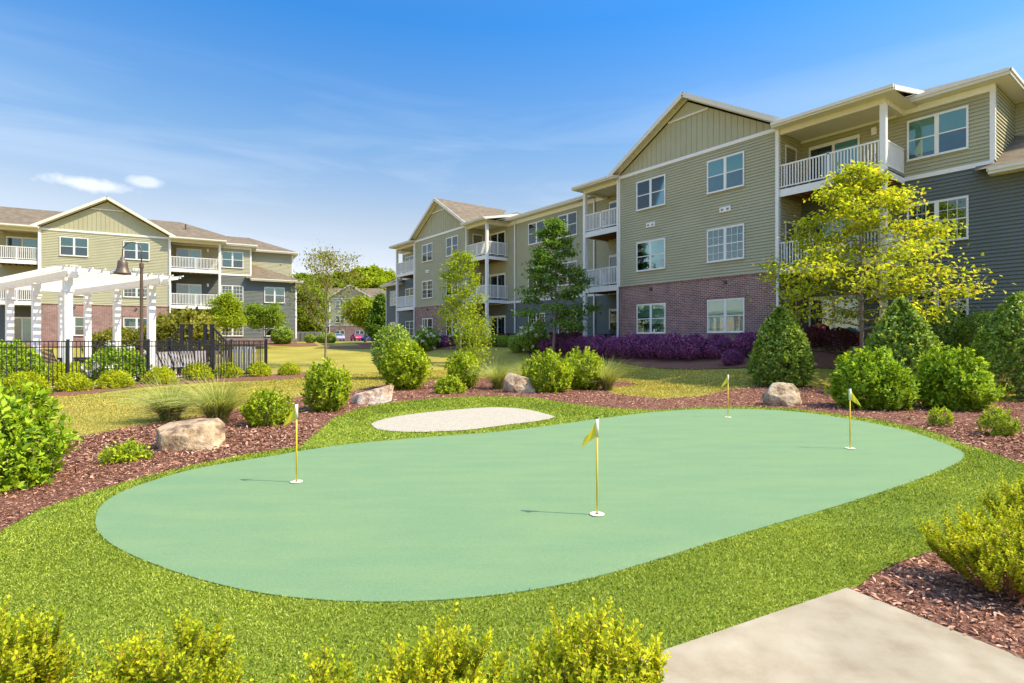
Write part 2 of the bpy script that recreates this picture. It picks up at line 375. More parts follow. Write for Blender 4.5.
def tree(name, loc, H, crown_w, mat, base=.25, trunk_r=.07, nb=34, leafL=.11, leafW=.06, per=110, tilt=.35, layer=0., prof=None, seed=1, droop=0., spread=.28, gap=0., bark=None, sub=5):
    """tapered trunk with limbs; leaves in clumps along the twigs"""
    rng = np.random.default_rng(seed); root = empty(name, loc, 0)
    mb = MB(); kx = rng.normal(0, .012*H, 5)
    def tp(f): return Vector((kx[0]*math.sin(f*3)+kx[1]*f, kx[2]*math.sin(f*2.5)+kx[3]*f, f*H))
    fs = [0, .08, .2, .35, .5, .65, .8, .92, .985]
    mb.tube([tp(f)-Vector((0, 0, .1 if f == 0 else 0)) for f in fs], [trunk_r*(1.25 if f == 0 else 1)*(1-f*.93) for f in fs], 9)
    prof = prof or (lambda q: math.sin(min(1, q*1.15+.12)*math.pi)**.6 if q < .9 else .3)
    P = []; 
    for i in range(nb):
        f = base+(1-base)*((i+rng.random()*.8)/nb)**(.9); q = (f-base)/(1-base)
        a = i*2.399+rng.normal(0, .35); Lb = crown_w/2*prof(q)*(.72+.42*rng.random())
        if rng.random() < gap: continue
        o = tp(min(f*.97, .97)); t = tilt*(1-.3*q)+rng.normal(0, .08)
        dv = Vector((math.cos(a), math.sin(a), t)).normalized()
        pts = [o]; 
        for s_ in (.35, .7, 1): pts.append(o+dv*Lb*s_+Vector((rng.normal(0, .03), rng.normal(0, .03), -droop*Lb*s_*s_+rng.normal(0, .02)))*1)
        r0 = trunk_r*(.42-.25*q)
        mb.tube(pts, [r0, r0*.6, r0*.35, r0*.12], 5, cap=False)
        def on(s_):
            k = min(int(s_*3), 2); g = s_*3-k; return pts[k].lerp(pts[k+1], g)
        for j in range(sub+int(Lb*2)):
            s_ = .25+.75*rng.random()**.8; p0 = on(min(s_, .99)); b = a+rng.choice((-1, 1))*(.5+.6*rng.random())
            lt = Lb*spread*(1.2-s_*.6)*(.6+.8*rng.random())+.12
            dt = Vector((math.cos(b), math.sin(b), t*.5+rng.normal(0, .25)*(1-layer)))
            p1 = p0+dt*lt
            mb.tube([p0, p1], [r0*.22, .003], 4, cap=False)
            P.append((p0, p1, lt))
        P.append((on(.8), pts[-1], Lb*.2))
    cnt = [max(6, int(per*(.5+rng.random()))) for _ in P]
    A = np.repeat(np.array([p[0] for p in P]), cnt, 0); B = np.repeat(np.array([p[1] for p in P]), cnt, 0)
    lt = np.repeat(np.array([p[2] for p in P]), cnt); n = len(A)
    g = rng.random((n, 1))**.7; sg = (.16+.16*lt)[:, None]
    off = rng.normal(0, 1, (n, 3))*sg*np.array([1, 1, 1-.62*layer])
    pos = A+(B-A)*g+off
    dr = norm(norm(B-A)*.5+rng.normal(0, .7, (n, 3))+np.array([0, 0, -.25]))
    nr = norm(rng.normal(0, .55, (n, 3))+np.array([0, 0, 1.1]))
    Ls = leafL*(.6+.8*rng.random(n))
    mb.build('trunk', bark or M['bark'], root, smooth=True)
    link('crown', leaf_mesh('crown', mat, pos, dr, nr, Ls, Ls*leafW/leafL), root)
    return root

# ------------------------------------------------------------------ layout frames
PR = np.array([11.5, 23.5]); uR = np.array([-.601, .799]); nR = np.array([-.799, -.601])
PL = np.array([-38.7, 44.6]); uL = np.array([.876, .483]); nL = np.array([.483, -.876])
PLr = PL+uL*9.1                    # right gable corner, left building
def sst(t): t = np.clip(t, 0, 1); return t*t*(3-2*t)
def terrain(X, Y):
    X = np.asarray(X, float); Y = np.asarray(Y, float)
    o = (X-PR[0])*nR[0]+(Y-PR[1])*nR[1]; s = (X-PR[0])*uR[0]+(Y-PR[1])*uR[1]
    k = sst(-s/4.); hi = 6.5-2.6*k; lo = -.5-1.*k
    zr = 1.2*sst((hi-o)/(hi-lo))
    o2 = (X-PL[0])*nL[0]+(Y-PL[1])*nL[1]
    zl = 1.2*sst((7.5-o2)/8.)*sst((X+70)/20)
    zm = 1.25*sst((Y-26)/40.)
    return np.maximum(np.maximum(zr, zl), zm)
def tz(x, y): return float(terrain(x, y))
def G(px, py, z=0.):
    Y = (CAMH-z)*FPX/(py-HOR); return ((px-512)/FPX*Y, Y)
def at(px, Y):
    """ground point straight under picture column px at distance Y"""
    X = (px-512)/FPX*Y; return (X, Y, tz(X, Y))
def R_(s, o): p = PR+uR*s+nR*o; return (p[0], p[1], tz(*p))
def L_(s, o): p = PL+uL*s+nL*o; return (p[0], p[1], tz(*p))

# ------------------------------------------------------------------ ground
def grid(name, xs, ys, zf, mat):
    X, Y = np.meshgrid(xs, ys); Z = zf(X, Y); ny, nx = X.shape
    v = np.stack([X, Y, Z], -1).reshape(-1, 3)
    idx = np.arange(nx*ny).reshape(ny, nx)
    f = np.stack([idx[:-1, :-1], idx[:-1, 1:], idx[1:, 1:], idx[1:, :-1]], -1).reshape(-1, 4)
    me = bpy.data.meshes.new(name); me.from_pydata(v.tolist(), [], f.tolist()); me.materials.append(mat)
    me.polygons.foreach_set('use_smooth', [True]*len(f)); return link(name, me)
xs = np.concatenate([np.linspace(-1500, -80, 16)[:-1], np.arange(-80, 46, .6), np.linspace(46, 1500, 16)])
ys = np.concatenate([np.linspace(-300, -6, 8)[:-1], np.arange(-6, 90, .6), np.linspace(90, 2500, 22)])
tag(grid('lawn_ground', xs, ys, terrain, M['lawn']), 'yellow-green mown lawn sloping up to the buildings', kind='structure')

GREEN = [(94,528),(97,513),(104,504),(118,495),(138,487),(163,479),(190,471),(240,462),(280,456),(303,451.5),(350,445),(390,441.5),(430,438),(480,434.5),(520,430.5),(565,424.5),(610,418),(655,412.5),(700,409.8),(750,409.6),(795,412),(840,418),(890,427.5),(921,435.5),(953,448),(963,453),(965.5,458),(959,464),(940,473),(921,480),(890,491),(840,507),(780,524.5),(720,542),(660,561),(600,579),(540,592),(480,600),(420,604.5),(350,605),(280,599.5),(220,588),(170,573),(130,557),(105,543)]
FRINGE = [(0,533),(40,511),(80,497.6),(123,484),(184,468.5),(240,457),(280,451),(298,448),(308,441),(320,430),(334,418.5),(352,413),(374,408),(420,402.5),(480,399.6),(542,400),(587,406.5),(621,409.5),(655,410.8),(700,408),(750,407.6),(795,409.5),(833,414.5),(890,422.5),(937,434),(969,446.5),(1024,466),(1130,505),(1230,560),(1060,515),(980,537),(922,555.7),(897,564.5),(876,575),(856,589),(847,592),(750,629),(662,656)]
SAND = [(370,424),(374,429),(381,431.5),(400,433),(420,433.5),(458,432),(475,430.5),(500,427),(520,424.5),(540,422),(554,419),(555,417.5),(547,415),(529,410.5),(515,409),(497,408),(480,408.7),(464,410),(440,412),(420,414),(398,417),(385,420)]
def smooth_poly(P, it=2, keep=()):
    P = [np.array(p, float) for p in P]
    for _ in range(it):
        Q = []
        for a, b in zip(P, P[1:]+P[:1]): Q += [a*.75+b*.25, a*.25+b*.75]
        P = Q
    return P
def gpoly(P): return [G(*p) for p in P]
def sheet(name, pts, z, mat, thick=0, kind='structure', label=None):
    bm = bmesh.new(); vs = [bm.verts.new((p[0], p[1], z)) for p in pts]; f = bm.faces.new(vs)
    if f.normal.z < 0: f.normal_flip()
    bmesh.ops.triangulate(bm, faces=bm.faces)
    if thick:
        r = bmesh.ops.extrude_face_region(bm, geom=list(bm.faces))
        bmesh.ops.translate(bm, verts=[e for e in r['geom'] if isinstance(e, bmesh.types.BMVert)], vec=(0, 0, -thick))
    bmesh.ops.recalc_face_normals(bm, faces=bm.faces)
    if not thick:
        for f in bm.faces:
            if f.normal.z < 0: f.normal_flip()
    me = bpy.data.meshes.new(name); bm.to_mesh(me); bm.free(); me.materials.append(mat)
    o = link(name, me); tag(o, label, kind=kind); return o
green_w = smooth_poly(gpoly(GREEN)); sand_w = smooth_poly(gpoly(SAND))
fr_w = gpoly(FRINGE); cut = G(662, 656)
# the turf carries on behind the camera, left of the walk
side = [np.array(p) for p in fr_w]
fringe_w = side+[np.array((.25, 1.6)), np.array((-1., 1.2)), np.array((-5.6, 1.2)), np.array((-6.2, 3.2))]
MUL1 = [(-120,470),(-60,452),(0,446),(40,442),(89,436),(111,431.5),(147,425),(200,417),(250,407),(303,396.5),(330,393),(352,391.5),(385,384.5),(430,381.5),(475,378.5),(542,377.5),(596,381.5),(625,382),(639,384),(628,386.5),(605,389),(608,392),(620,395),(660,399),(700,396.5),(732,389.5),(763,386),(800,386),(839,388.5),(880,393),(930,399),(991,402.5),(1024,401.5),(1120,403),(1180,430),(1240,500),(1130,512),(1024,478),(969,456),(937,444),(890,430),(840,426),(795,420),(750,418),(700,418),(655,420),(587,420),(542,410),(480,406),(420,409),(374,414),(345,425),(325,440),(298,455),(184,475),(123,492),(80,506),(40,520),(-20,548),(-160,600)]
mul1_w = gpoly(MUL1)
sheet('mulch_bed', [p for p in mul1_w], .006, M['mulch'], label='red-brown bark mulch bed around the putting green')
MUL2 = [(847,592),(856,589),(876,575),(897,564.5),(922,555.7),(980,537),(1060,515),(1230,560)]
mul2_w = gpoly(MUL2)+[(6.5, 2.2), (3.6, .9)]
e0, e1 = np.array(G(847,592)), np.array(G(1024,664)); ed = (e1-e0)/np.linalg.norm(e1-e0)
mul2_w = gpoly(MUL2)+[(5.5, 2.2), tuple(e0+ed*3.6)]
sheet('mulch_bed', mul2_w, .006, M['mulch'], label='mulch bed in the corner between walk and turf')
sheet('turf_fringe', [tuple(p) for p in fringe_w], .012, M['turf_base'], label='artificial turf collar around the putting green')
sheet('putting_green', green_w, .020, M['green'], thick=.03, label='smooth pale green artificial putting surface')
sheet('sand_bunker', sand_w, .024, M['sand'], label='pale sand bunker behind the putting green')
LIPI = [G(*p) for p in [(360,421),(372,416.5),(398,412),(440,408.5),(480,406.2),(515,406.2),(545,410.5),(566,417)]]
LIPO = [G(*p) for p in [(342,417),(352,412.5),(380,407.8),(430,403),(480,401),(540,401.2),(584,408),(598,414)]]
def resamp(P, n):
    P = np.array(P); t = np.linspace(0, len(P)-1, n); k = np.minimum(t.astype(int), len(P)-2); f = (t-k)[:, None]; return P[k]*(1-f)+P[k+1]*f
LA, LB = resamp(LIPI, 60), resamp(LIPO, 60)
def liph(q, e): return .010+.14*np.sin(np.pi*np.clip(q, 0, 1))**1.2*np.sin(np.pi*np.clip(e, 0, 1))**.6
v_ = []; f_ = []
for i_ in range(60):
    for j_ in range(9):
        q_ = j_/8; p_ = LA[i_]*(1-q_)+LB[i_]*q_; v_.append((p_[0], p_[1], float(liph(q_, i_/59))))
for i_ in range(59):
    for j_ in range(8): k_ = i_*9+j_; f_.append((k_, k_+1, k_+10, k_+9))
me = bpy.data.meshes.new('turf_lip'); me.from_pydata(v_, [], f_); me.materials.append(M['turf_base']); me.polygons.foreach_set('use_smooth', [True]*len(f_)); me.update()
tag(link('turf_lip', me), 'raised turf lip along the back of the sand bunker', kind='structure')
w0 = np.array(G(662, 656)); wd = (w0-e0)/np.linalg.norm(w0-e0)
walk = [tuple(e0), tuple(e0+ed*3.6), (.9, -1.2), (.0, 0.6), tuple(e0+wd*2.0)]
sheet('concrete_walk', walk, .028, M['concrete'], thick=.1, label='pale concrete walkway in the near corner')
joint = sheet('walk_near_bed', [(-6.5, 1.6), (-1.2, 1.5), (.28, 1.62), (.3, .4), (-6.5, .2)], .016, M['mulch'], label='mulch under the foreground shrubs'); joint.name = 'mulch_bed'
def inpoly(P, X, Y):
    P = np.array([tuple(p) for p in P]); c = np.zeros(len(X), bool); j = len(P)-1
    for i in range(len(P)):
        xi, yi = P[i]; xj, yj = P[j]
        m = ((yi > Y) != (yj > Y)) & (X < (xj-xi)*(Y-yi)/(yj-yi+1e-12)+xi); c ^= m; j = i
    return c
rng = np.random.default_rng(9)
def visible(X, Y, mx=60):
    px = 512+FPX*X/np.maximum(Y, .1); py = HOR+FPX*CAMH/np.maximum(Y, .1); return (px > -mx) & (px < 1024+mx) & (py < 683+mx*1.5) & (Y > .5)
Pf0 = np.array([-14.34, 17.6]); nf0 = np.array([.878, -.479])
# turf blades
def scatter(n, x0, x1, y0, y1, pw=1.): 
    # denser close to the camera
    Y = y0+(y1-y0)*rng.random(n)**pw; X = x0+(x1-x0)*rng.random(n); return X, Y
BX, BY = [], []
for n, y0, y1, xw in ((420000, 1.9, 4.6, 6.5), (300000, 4.6, 8, 8.5), (160000, 8, 17, 9)):
    X, Y = scatter(n, -xw, xw, y0, y1)
    m = inpoly(fringe_w, X, Y) & ~inpoly(green_w, X, Y) & ~inpoly(sand_w, X, Y) & ~inpoly(walk, X, Y) & visible(X, Y)
    BX.append(X[m]); BY.append(Y[m])
X = np.concatenate(BX); Y = np.concatenate(BY); Z = np.full(len(X), .012)
m_l = 26000; ee = rng.random(m_l)*59; qq = rng.random(m_l); k_ = np.minimum(ee.astype(int), 58); ff = (ee-k_)[:, None]
pa = LA[k_]*(1-ff)+LA[k_+1]*ff; pb_ = LB[k_]*(1-ff)+LB[k_+1]*ff; pp_ = pa*(1-qq[:, None])+pb_*qq[:, None]
X = np.concatenate([X, pp_[:, 0]]); Y = np.concatenate([Y, pp_[:, 1]]); Z = np.concatenate([Z, liph(qq, ee/59)]); n = len(X)
pos = np.stack([X, Y, Z], 1)
d = norm(np.stack([rng.normal(.1, .75, n), rng.normal(-.1, .75, n), np.full(n, .8)], 1))
Ls = (.014+.013*rng.random(n))*np.clip(Y/4.5, 1, 2.0)
me = leaf_mesh('turf_blades', M['blade'], pos, d, rng.normal(0, 1, (n, 3)), Ls, .0046*np.clip(Y/3.5, 1, 3), fold=.1)
tag(link('turf_blades', me), 'short vivid artificial grass blades of the turf collar', 'grass', kind='stuff')
# bark chips
CX, CY = [], []
for n, y0, y1, xw in ((90000, 1.9, 5, 6.5), (170000, 5, 10, 12), (150000, 10, 23, 16)):
    X, Y = scatter(n, -xw, xw, y0, y1)
    m = (inpoly(mul1_w, X, Y) | inpoly(mul2_w, X, Y)) & ~inpoly(fringe_w, X, Y) & ~inpoly(walk, X, Y) & visible(X, Y)
    CX.append(X[m]); CY.append(Y[m])
X = np.concatenate(CX); Y = np.concatenate(CY); t_ = rng.random(90)*3; o_ = rng.random(90)**2.5*.35; X = np.concatenate([X, e0[0]+ed[0]*t_-(-ed[1])*-o_*1.0]); Y = np.concatenate([Y, e0[1]+ed[1]*t_-o_*abs(ed[0])]); n = len(X)
pos = np.stack([X, Y, .012+.02*rng.random(n)], 1); pos[-90:, 2] = .031
d = norm(np.stack([rng.normal(0, 1, n), rng.normal(0, 1, n), rng.normal(.05, .22, n)], 1))
Ls = (.02+.055*rng.random(n)**2.5)*np.clip(Y/6, .9, 1.4)
me = leaf_mesh('bark_chips', M['chip'], pos, d, norm(np.stack([rng.normal(0, .35, n), rng.normal(0, .35, n), np.ones(n)], 1)), Ls, Ls*(.16+.25*rng.random(n)), fold=.12)
tag(link('bark_chips', me), 'shredded reddish bark chips lying on the beds', 'mulch', kind='stuff')

# short lawn grass, denser where the lawn is nearest
M['lawnblade'] = leafmat('lawn_blades', [(.24, .22, .025), (.46, .38, .05), (.62, .49, .10), (.70, .55, .17)], 0.2, nscale=.5)
Y = 8+20*rng.random(330000)**.85; X = (rng.random(330000)*2.3-1.15)*Y
dfe = (X-Pf0[0])*nf0[0]+(Y-Pf0[1])*nf0[1]
m = ~inpoly(mul1_w, X, Y) & ~inpoly(fringe_w, X, Y) & ~inpoly(green_w, X, Y) & visible(X, Y, 20) & (dfe > 2.6)
oo = (X-PR[0])*nR[0]+(Y-PR[1])*nR[1]; m &= oo > 3.9
X, Y = X[m], Y[m]; n = len(X); pos = np.stack([X, Y, terrain(X, Y)], 1)
d = norm(np.stack([rng.normal(0, .8, n), rng.normal(0, .8, n), np.full(n, .75)], 1)); Ls = .03+.03*rng.random(n)
tag(link('lawn_grass', leaf_mesh('lawn_grass', M['lawnblade'], pos, d, rng.normal(0, 1, (n, 3)), Ls*np.clip(Y/14, .8, 1.6), .012*np.clip(Y/12, .8, 2), fold=.1)), 'short yellow-green lawn grass', 'grass', kind='stuff')

# beds against the buildings and by the pool fence, draped on the slope
def strip(name, A, B, mat, label, n=8, dz=.03, kind='structure'):
    v = []; f = []
    for a, b in zip(A, B):
        for j in range(n+1):
            q = j/n; x = a[0]*(1-q)+b[0]*q; y = a[1]*(1-q)+b[1]*q; v.append((x, y, tz(x, y)+dz))
    for i in range(len(A)-1):
        for j in range(n):
            k = i*(n+1)+j; f.append((k, k+1, k+n+2, k+n+1))
    me = bpy.data.meshes.new(name); me.from_pydata(v, [], f); me.materials.append(mat); me.update()
    bm = bmesh.new(); bm.from_mesh(me); bmesh.ops.recalc_face_normals(bm, faces=bm.faces)
    for q in bm.faces:
        if q.normal.z < 0: q.normal_flip()
    bm.to_mesh(me); bm.free()
    o = link(name, me); tag(o, label, kind=kind); return o
S = np.arange(-13, 46, .4)
eo = 3.3-1.7*sst((S-12.5)/3)+.45*np.sin(S*.55)+.35*np.sin(S*.23+1)-1.4*sst(-S/4)+1.4*sst((S-30)/6)
strip('mulch_bed', [R_(s, -2.0)[:2] for s in S], [R_(s, e)[:2] for s, e in zip(S, eo)], M['mulch'], 'shaded mulch bed along the foot of the near apartment block')
S2 = np.arange(-14, 22, .5)
strip('mulch_bed', [L_(s, -2.0)[:2] for s in S2], [L_(s, 1.6+.5*math.sin(s*.7))[:2] for s in S2], M['mulch'], 'mulch bed along the foot of the left apartment block')
Pf = np.array([-14.34, 17.6]); df = np.array([.479, .878]); nf = np.array([.878, -.479])
FB = [(-60,412),(-20,405),(15,401),(46,398),(86,394.6),(138,388),(175,384.6),(215,382),(262,380.6),(290,379.5),(303,377.5),(307,374.5)]
fb = gpoly(FB); fa = [tuple(Pf+df*k+nf*-.4) for k in np.linspace(-5, 12.2, len(fb))]
strip('mulch_bed', fa, fb, M['mulch'], 'mulch bed with the row of golden mounds before the pool fence', dz=.012)
dk = [tuple(Pf+df*k+nf*-.35) for k in np.linspace(-6, 7.2, 24)]; dk2 = [tuple(Pf+df*k+nf*-16) for k in np.linspace(-6, 7.2, 24)]
strip('pool_deck', dk, dk2, M['deck'], 'tan paved pool deck behind the black fence', n=24, dz=.02)
# middle bed and far car park
strip('mulch_bed', [(x, 49.+.4*math.sin(x)) for x in np.arange(-18, -6, .5)], [(x, 53.5+.6*math.sin(x*.8)) for x in np.arange(-18, -6, .5)], M['mulch'], 'shaded mulch strip on the far lawn')
strip('car_park', [(x, 100.) for x in np.arange(-75, 15, 5)], [(x, 117.) for x in np.arange(-75, 15, 5)], M['asphalt'], 'dark asphalt car park before the far apartment block', n=6, dz=.04)

# ------------------------------------------------------------------ apartment block
def MX(x): return -34.2-x
def quadT(facing, p):
    return {'-y': lambda a, o, z: (a, p-o, z), '+y': lambda a, o, z: (a, p+o, z), '+x': lambda a, o, z: (p+o, a, z), '-x': lambda a, o, z: (p-o, a, z)}[facing]
def siding(root, mat, facing, p, a0, a1, z0, z1, step=.135):
    T = quadT(facing, p); mb = MB(); z = z0
    while z < z1-1e-4:
        zt = min(z+step, z1)
        mb.face([T(a0, .042, z), T(a1, .042, z), T(a1, .002, zt), T(a0, .002, zt)])
        mb.face([T(a0, 0, z), T(a1, 0, z), T(a1, .042, z), T(a0, .042, z)]); z = zt
    me = bpy.data.meshes.new('siding_wall'); me.from_pydata(mb.v, [], mb.f); me.materials.append(mat)
    return link('siding_wall', me, root)
def make_window(root, grids=False, name='window', w=1.80, h=1.50, dl=.5, dr_=.5):
    fr = MB(); e = .05
    fr.box(-w/2-e, w/2+e, -.045, -.0, h, h+e); fr.box(-w/2-e*1.2, w/2+e*1.2, -.07, .0, -e, 0)
    for x0, x1 in ((-w/2-e, -w/2), (w/2, w/2+e), (-.055, .055)): fr.box(x0, x1, -.045, .0, 0, h)
    for sx in (-1, 1):
        a, b = (.055, w/2) if sx > 0 else (-w/2, -.055)
        fr.box(a, b, -.04, -.02, h*.5-.022, h*.5+.022); fr.box(a, b, -.036, -.02, 0, .035); fr.box(a, b, -.036, -.02, h-.03, h)
        for q in (a, b): fr.box(q-.016, q+.016, -.036, -.02, 0, h)
        if grids:
            for k in (1, 2): x = a+(b-a)*k/3; fr.box(x-.009, x+.009, -.031, -.022, 0, h)
            for z in (h*.25, h*.75): fr.box(a, b, -.03, -.0215, z-.009, z+.009)
    f = fr.build(name, M['white'], root)
    g = MB(); g.box(-w/2, w/2, -.026, -.0235, 0, h); g.build('pane', M['glass'], f)
    b = MB()
    for a_, c_, q_ in ((-w/2, 0, dl), (0, w/2, dr_)):
        if q_ > .01: b.box(a_, c_, -.0215, -.019, 0, h*q_, 1)
        k_ = h*q_+.002
        while k_ < h-.01: b.face([(a_, -.0222, k_), (c_, -.0222, k_), (c_, -.0196, min(k_+.05, h)), (a_, -.0196, min(k_+.05, h))], 0); k_ += .05
        b.face([(a_, -.019, h*q_), (c_, -.019, h*q_), (c_, -.019, h), (a_, -.019, h)], 1)
    b.build('blind', [M['blind'] if not grids else M['dark_room'], M['dark_room']], f); return f
def make_door(root, w=1.9, h=2.06):
    fr = MB(); e = .07
    fr.box(-w/2-e, w/2+e, -.06, 0, h, h+e)
    for x0, x1 in ((-w/2-e, -w/2), (w/2, w/2+e), (-.05, .05)): fr.box(x0, x1, -.06, 0, 0, h)
    fr.box(-w/2, w/2, -.05, -.02, 0, .1); fr.box(-w/2, w/2, -.05, -.02, h-.07, h)
    f = fr.build('sliding_door', M['white'], root)
    g = MB(); g.box(-w/2, w/2, -.028, -.0255, 0, h); g.build('pane', M['glass'], f)
    b = MB(); b.box(-w/2, 0, -.024, -.02, 0, h, 0); b.box(0, w/2, -.024, -.02, 0, h, 1); b.build('blind', [M['dark_room'], M['blind']], f); return f
def put(f, x, y, z, rz=0):
    c = copy_tree(f, f.parent); c.location = (x, y, z); c.rotation_euler = (0, 0, rz); return c
def hip(root, x0, x1, y0, y1, ze, slope, xr0=None, xr1=None, ridge=None):
    """eave rectangle at height ze, ridge along x"""
    hd = (y1-y0)/2; yr = (y0+y1)/2; zr = ze+hd*slope
    a, b = (xr0 if xr0 is not None else x0+hd), (xr1 if xr1 is not None else x1-hd)
    mb = MB()
    for zz, rv in ((0, 0), (-.03, 1)):
        A, B, C, D, E, F = (x0, y0, ze+zz), (x1, y0, ze+zz), (x1, y1, ze+zz), (x0, y1, ze+zz), (a, yr, zr+zz), (b, yr, zr+zz)
        for q in ((A, B, F, E), (B, C, F), (C, D, E, F), (D, A, E)): mb.face(q)
    mb.build('roof', M['shingle'], root)
    edge(root, [(x0, y0), (x1, y0), (x1, y1), (x0, y1)], ze)
def edge(root, P, ze, hh=.2, sof=.62, closed=True, soff=True):
    fa = MB(); so = MB(); n = len(P)
    for i in range(n if closed else n-1):
        a, b = P[i], P[(i+1) % n]; 
        fa.bar((a[0], a[1], ze-hh/2-.01), (b[0], b[1], ze-hh/2-.01), .05, hh)
        fa.bar((a[0], a[1], ze-.05), (b[0], b[1], ze-.05), .13, .11)
    fa.build('gutter', M['cream'], root)
    if soff:
        xs_ = [p[0] for p in P]; ys_ = [p[1] for p in P]
        so.box(min(xs_)+.03, max(xs_)-.03, min(ys_)+.03, max(ys_)-.03, ze-hh-.012, ze-hh+.008); so.build('soffit', M['cream'], root)
def apartment(loc, rz):
    B = empty('apartment_building', loc, rz)
    GZ = -1.4
    core = MB()
    core.box(-40.9, 6.7, 2.012, 14.5, GZ, 9.34); 
    for m_ in (lambda x: x, MX):
        a, b = sorted((m_(-9.088), m_(-.012))); core.box(a, b, .012, 2.012, GZ, 9.5)
        a, b = sorted((m_(6.7), m_(10.888))); core.box(a, b, 2.012, 14.5, GZ, 6.12); core.box(a, b, 4.912, 13.0, 6.12, 9.34)
    core.build('wall', M['sage'], B)
    # windows/doors prototypes
    wv = [make_window(B), make_window(B, dl=.55, dr_=.3), make_window(B, dl=.5, dr_=.78), make_window(B, dl=.12, dr_=.5), make_window(B, dl=.5, dr_=.45)]
    wa = wv[0]; wb = make_window(B, True); dr = make_door(B); wn = [0]
    def nxt():
        wn[0] += 1; return wv[(wn[0]*wn[0]*2+wn[0]) % 5]
    for i, m_ in enumerate((lambda x: x, MX)):
        rt = '+x' if i == 0 else '-x'; lt = '-x' if i == 0 else '+x'
        g0, g1 = sorted((m_(-9.1), m_(0)))
        br = MB(); br.box(g0, g1, -.0, .011, GZ, 3.2)
        br.box(g0-.011, g0, 0, 2, GZ, 3.2); br.box(g1, g1+.011, 0, 2, GZ, 3.2)
        br.box(g0-.03, g1+.03, -.035, .01, 3.16, 3.235)
        a, b = sorted((m_(4.3), m_(10.9)))
        pb = MB(); pb.box(a, b, 1.965, 2.0, GZ, .35)
        x = m_(10.9); pb.box(x-.035*(1 if i else 0), x+.035*(0 if i else 1), 1.965, 14.5, GZ, .35)
        for wx in (-2.5, -6.83):
            c = m_(wx); br.box(c-1.0, c+1.0, -.03, 0, 2.22, 2.42)     # soldier course
        br.build('brick_wall', M['brick'], B); pb.build('brick_plinth', M['brick'], B)
        siding(B, M['sage'], '-y', .01, g0, g1, 3.235, 9.34)
        siding(B, M['sage'], '+x', g1+.0, 0, 2, 3.235, 9.34); siding(B, M['sage'], '-x', g0, 0, 2, 3.235, 9.34)
        a, b = sorted((m_(0), m_(6.7)))
        siding(B, M['charcoal'], '-y', 2, a, b, GZ, 6.5); siding(B, M['sage'], '-y', 2, a, b, 6.62, 9.34)
        a, b = sorted((m_(6.7), m_(10.9)))
        siding(B, M['charcoal'], '-y', 2, a, b, GZ, 6.1); siding(B, M['sage'], '-y', 4.9, a, b, 6.1, 9.34)
        siding(B, M['sage'], rt, m_(6.7), 2, 4.9, 6.2, 9.34)
        siding(B, M['charcoal'], rt, m_(10.9), 2, 14.5, GZ, 6.1); siding(B, M['sage'], rt, m_(10.9), 4.9, 14.5, 6.1, 9.34)
        # gable triangle, board and batten
        cx = m_(-4.55); gt = MB(); zt0 = 9.42; sl = .585; apex = zt0+4.55*sl
        gt.face([(cx-4.55, .0, zt0), (cx+4.55, .0, zt0), (cx, .0, apex)])
        k = -4.4
        while k < 4.45:
            top = apex-abs(k)*sl-.02
            if top > zt0+.1: gt.box(cx+k-.022, cx+k+.022, -.022, 0, zt0, top)
            k += .305
        gt.build('gable_board', M['sage'], B)
        tr = MB()
        tr.box(g0, g1, -.058, .0, 9.26, 9.42)                                   # band
        for cxx in (g0, g1):
            s_ = -1 if cxx == g0 else 1
            tr.box(cxx-.13 if s_ > 0 else cxx-.028, cxx+.028 if s_ > 0 else cxx+.13, -.052, .0, 3.235, 9.26)
            tr.box(cxx if s_ > 0 else cxx-.028, cxx+.028 if s_ > 0 else cxx, 0, .11, 3.235, 9.26)
        tr.build('trim', M['white'], B); tr = MB()
        a, b = sorted((m_(0), m_(6.7))); tr.box(a, b, 1.945, 2.0, 6.48, 6.64); tr.box(a, b, 1.94, 2.0, 9.1, 9.34)
        for xx, zz0, zz1 in ((6.7, 6.64, 9.34), (10.9, .35, 6.1)):
            x = m_(xx); a, b = sorted((x-.12*(1 if i == 0 else -1), x+.03*(1 if i == 0 else -1))); tr.build('trim', M['white'], B); tr = MB(); tr.box(a, b, 1.948, 2.1, zz0, zz1)
        tr.build('trim', M['white'], B); tr = MB()
        x = m_(10.9); a, b = sorted((x-.12*(1 if i == 0 else -1), x+.03*(1 if i == 0 else -1))); tr.box(a, b, 4.85, 5.0, 6.3, 9.34)
        tr.build('trim', M['white'], B)
        # gable roof
        rf = MB(); z0 = 9.53; half = 4.98; zp = z0+half*.585+.02
        for s_ in (-1, 1):
            xo = cx+s_*half
            A, Bq, C, D = (xo, -.45, z0), (cx, -.45, zp), (cx, 7.0, zp), (xo, 4.6, z0)
            C2 = (cx, 7.2, zp); rf.face([A, Bq, C2, (xo, 2.2, z0)]); rf.face([(p[0], p[1], p[2]-.05) for p in (A, Bq, C2, (xo, 2.2, z0))])
        rf.build('gable_roof', M['shingle'], B)
        rk = MB()
        for s_ in (-1, 1):
            xo = cx+s_*half
            for yy, th, hh, dz in ((-.47, .05, .22, -.13), (-.02, .06, .2, -.16)):
                rk.bar((xo, yy, z0+dz), (cx, yy, zp+dz), th, hh, up=(0, 0, 1))
            rk.face([(xo, -.45, z0-.1), (cx, -.45, zp-.1), (cx, .0, zp-.1), (xo, .0, z0-.1)])
            a, b = sorted((xo, xo-s_*.42)); rk.box(a, b, -.45, 2.2, z0-.24, z0-.05)
        rk.build('rake_board', M['cream'], B)
        hw = 1.1; zb = apex-hw*sl-.02; gv = MB()
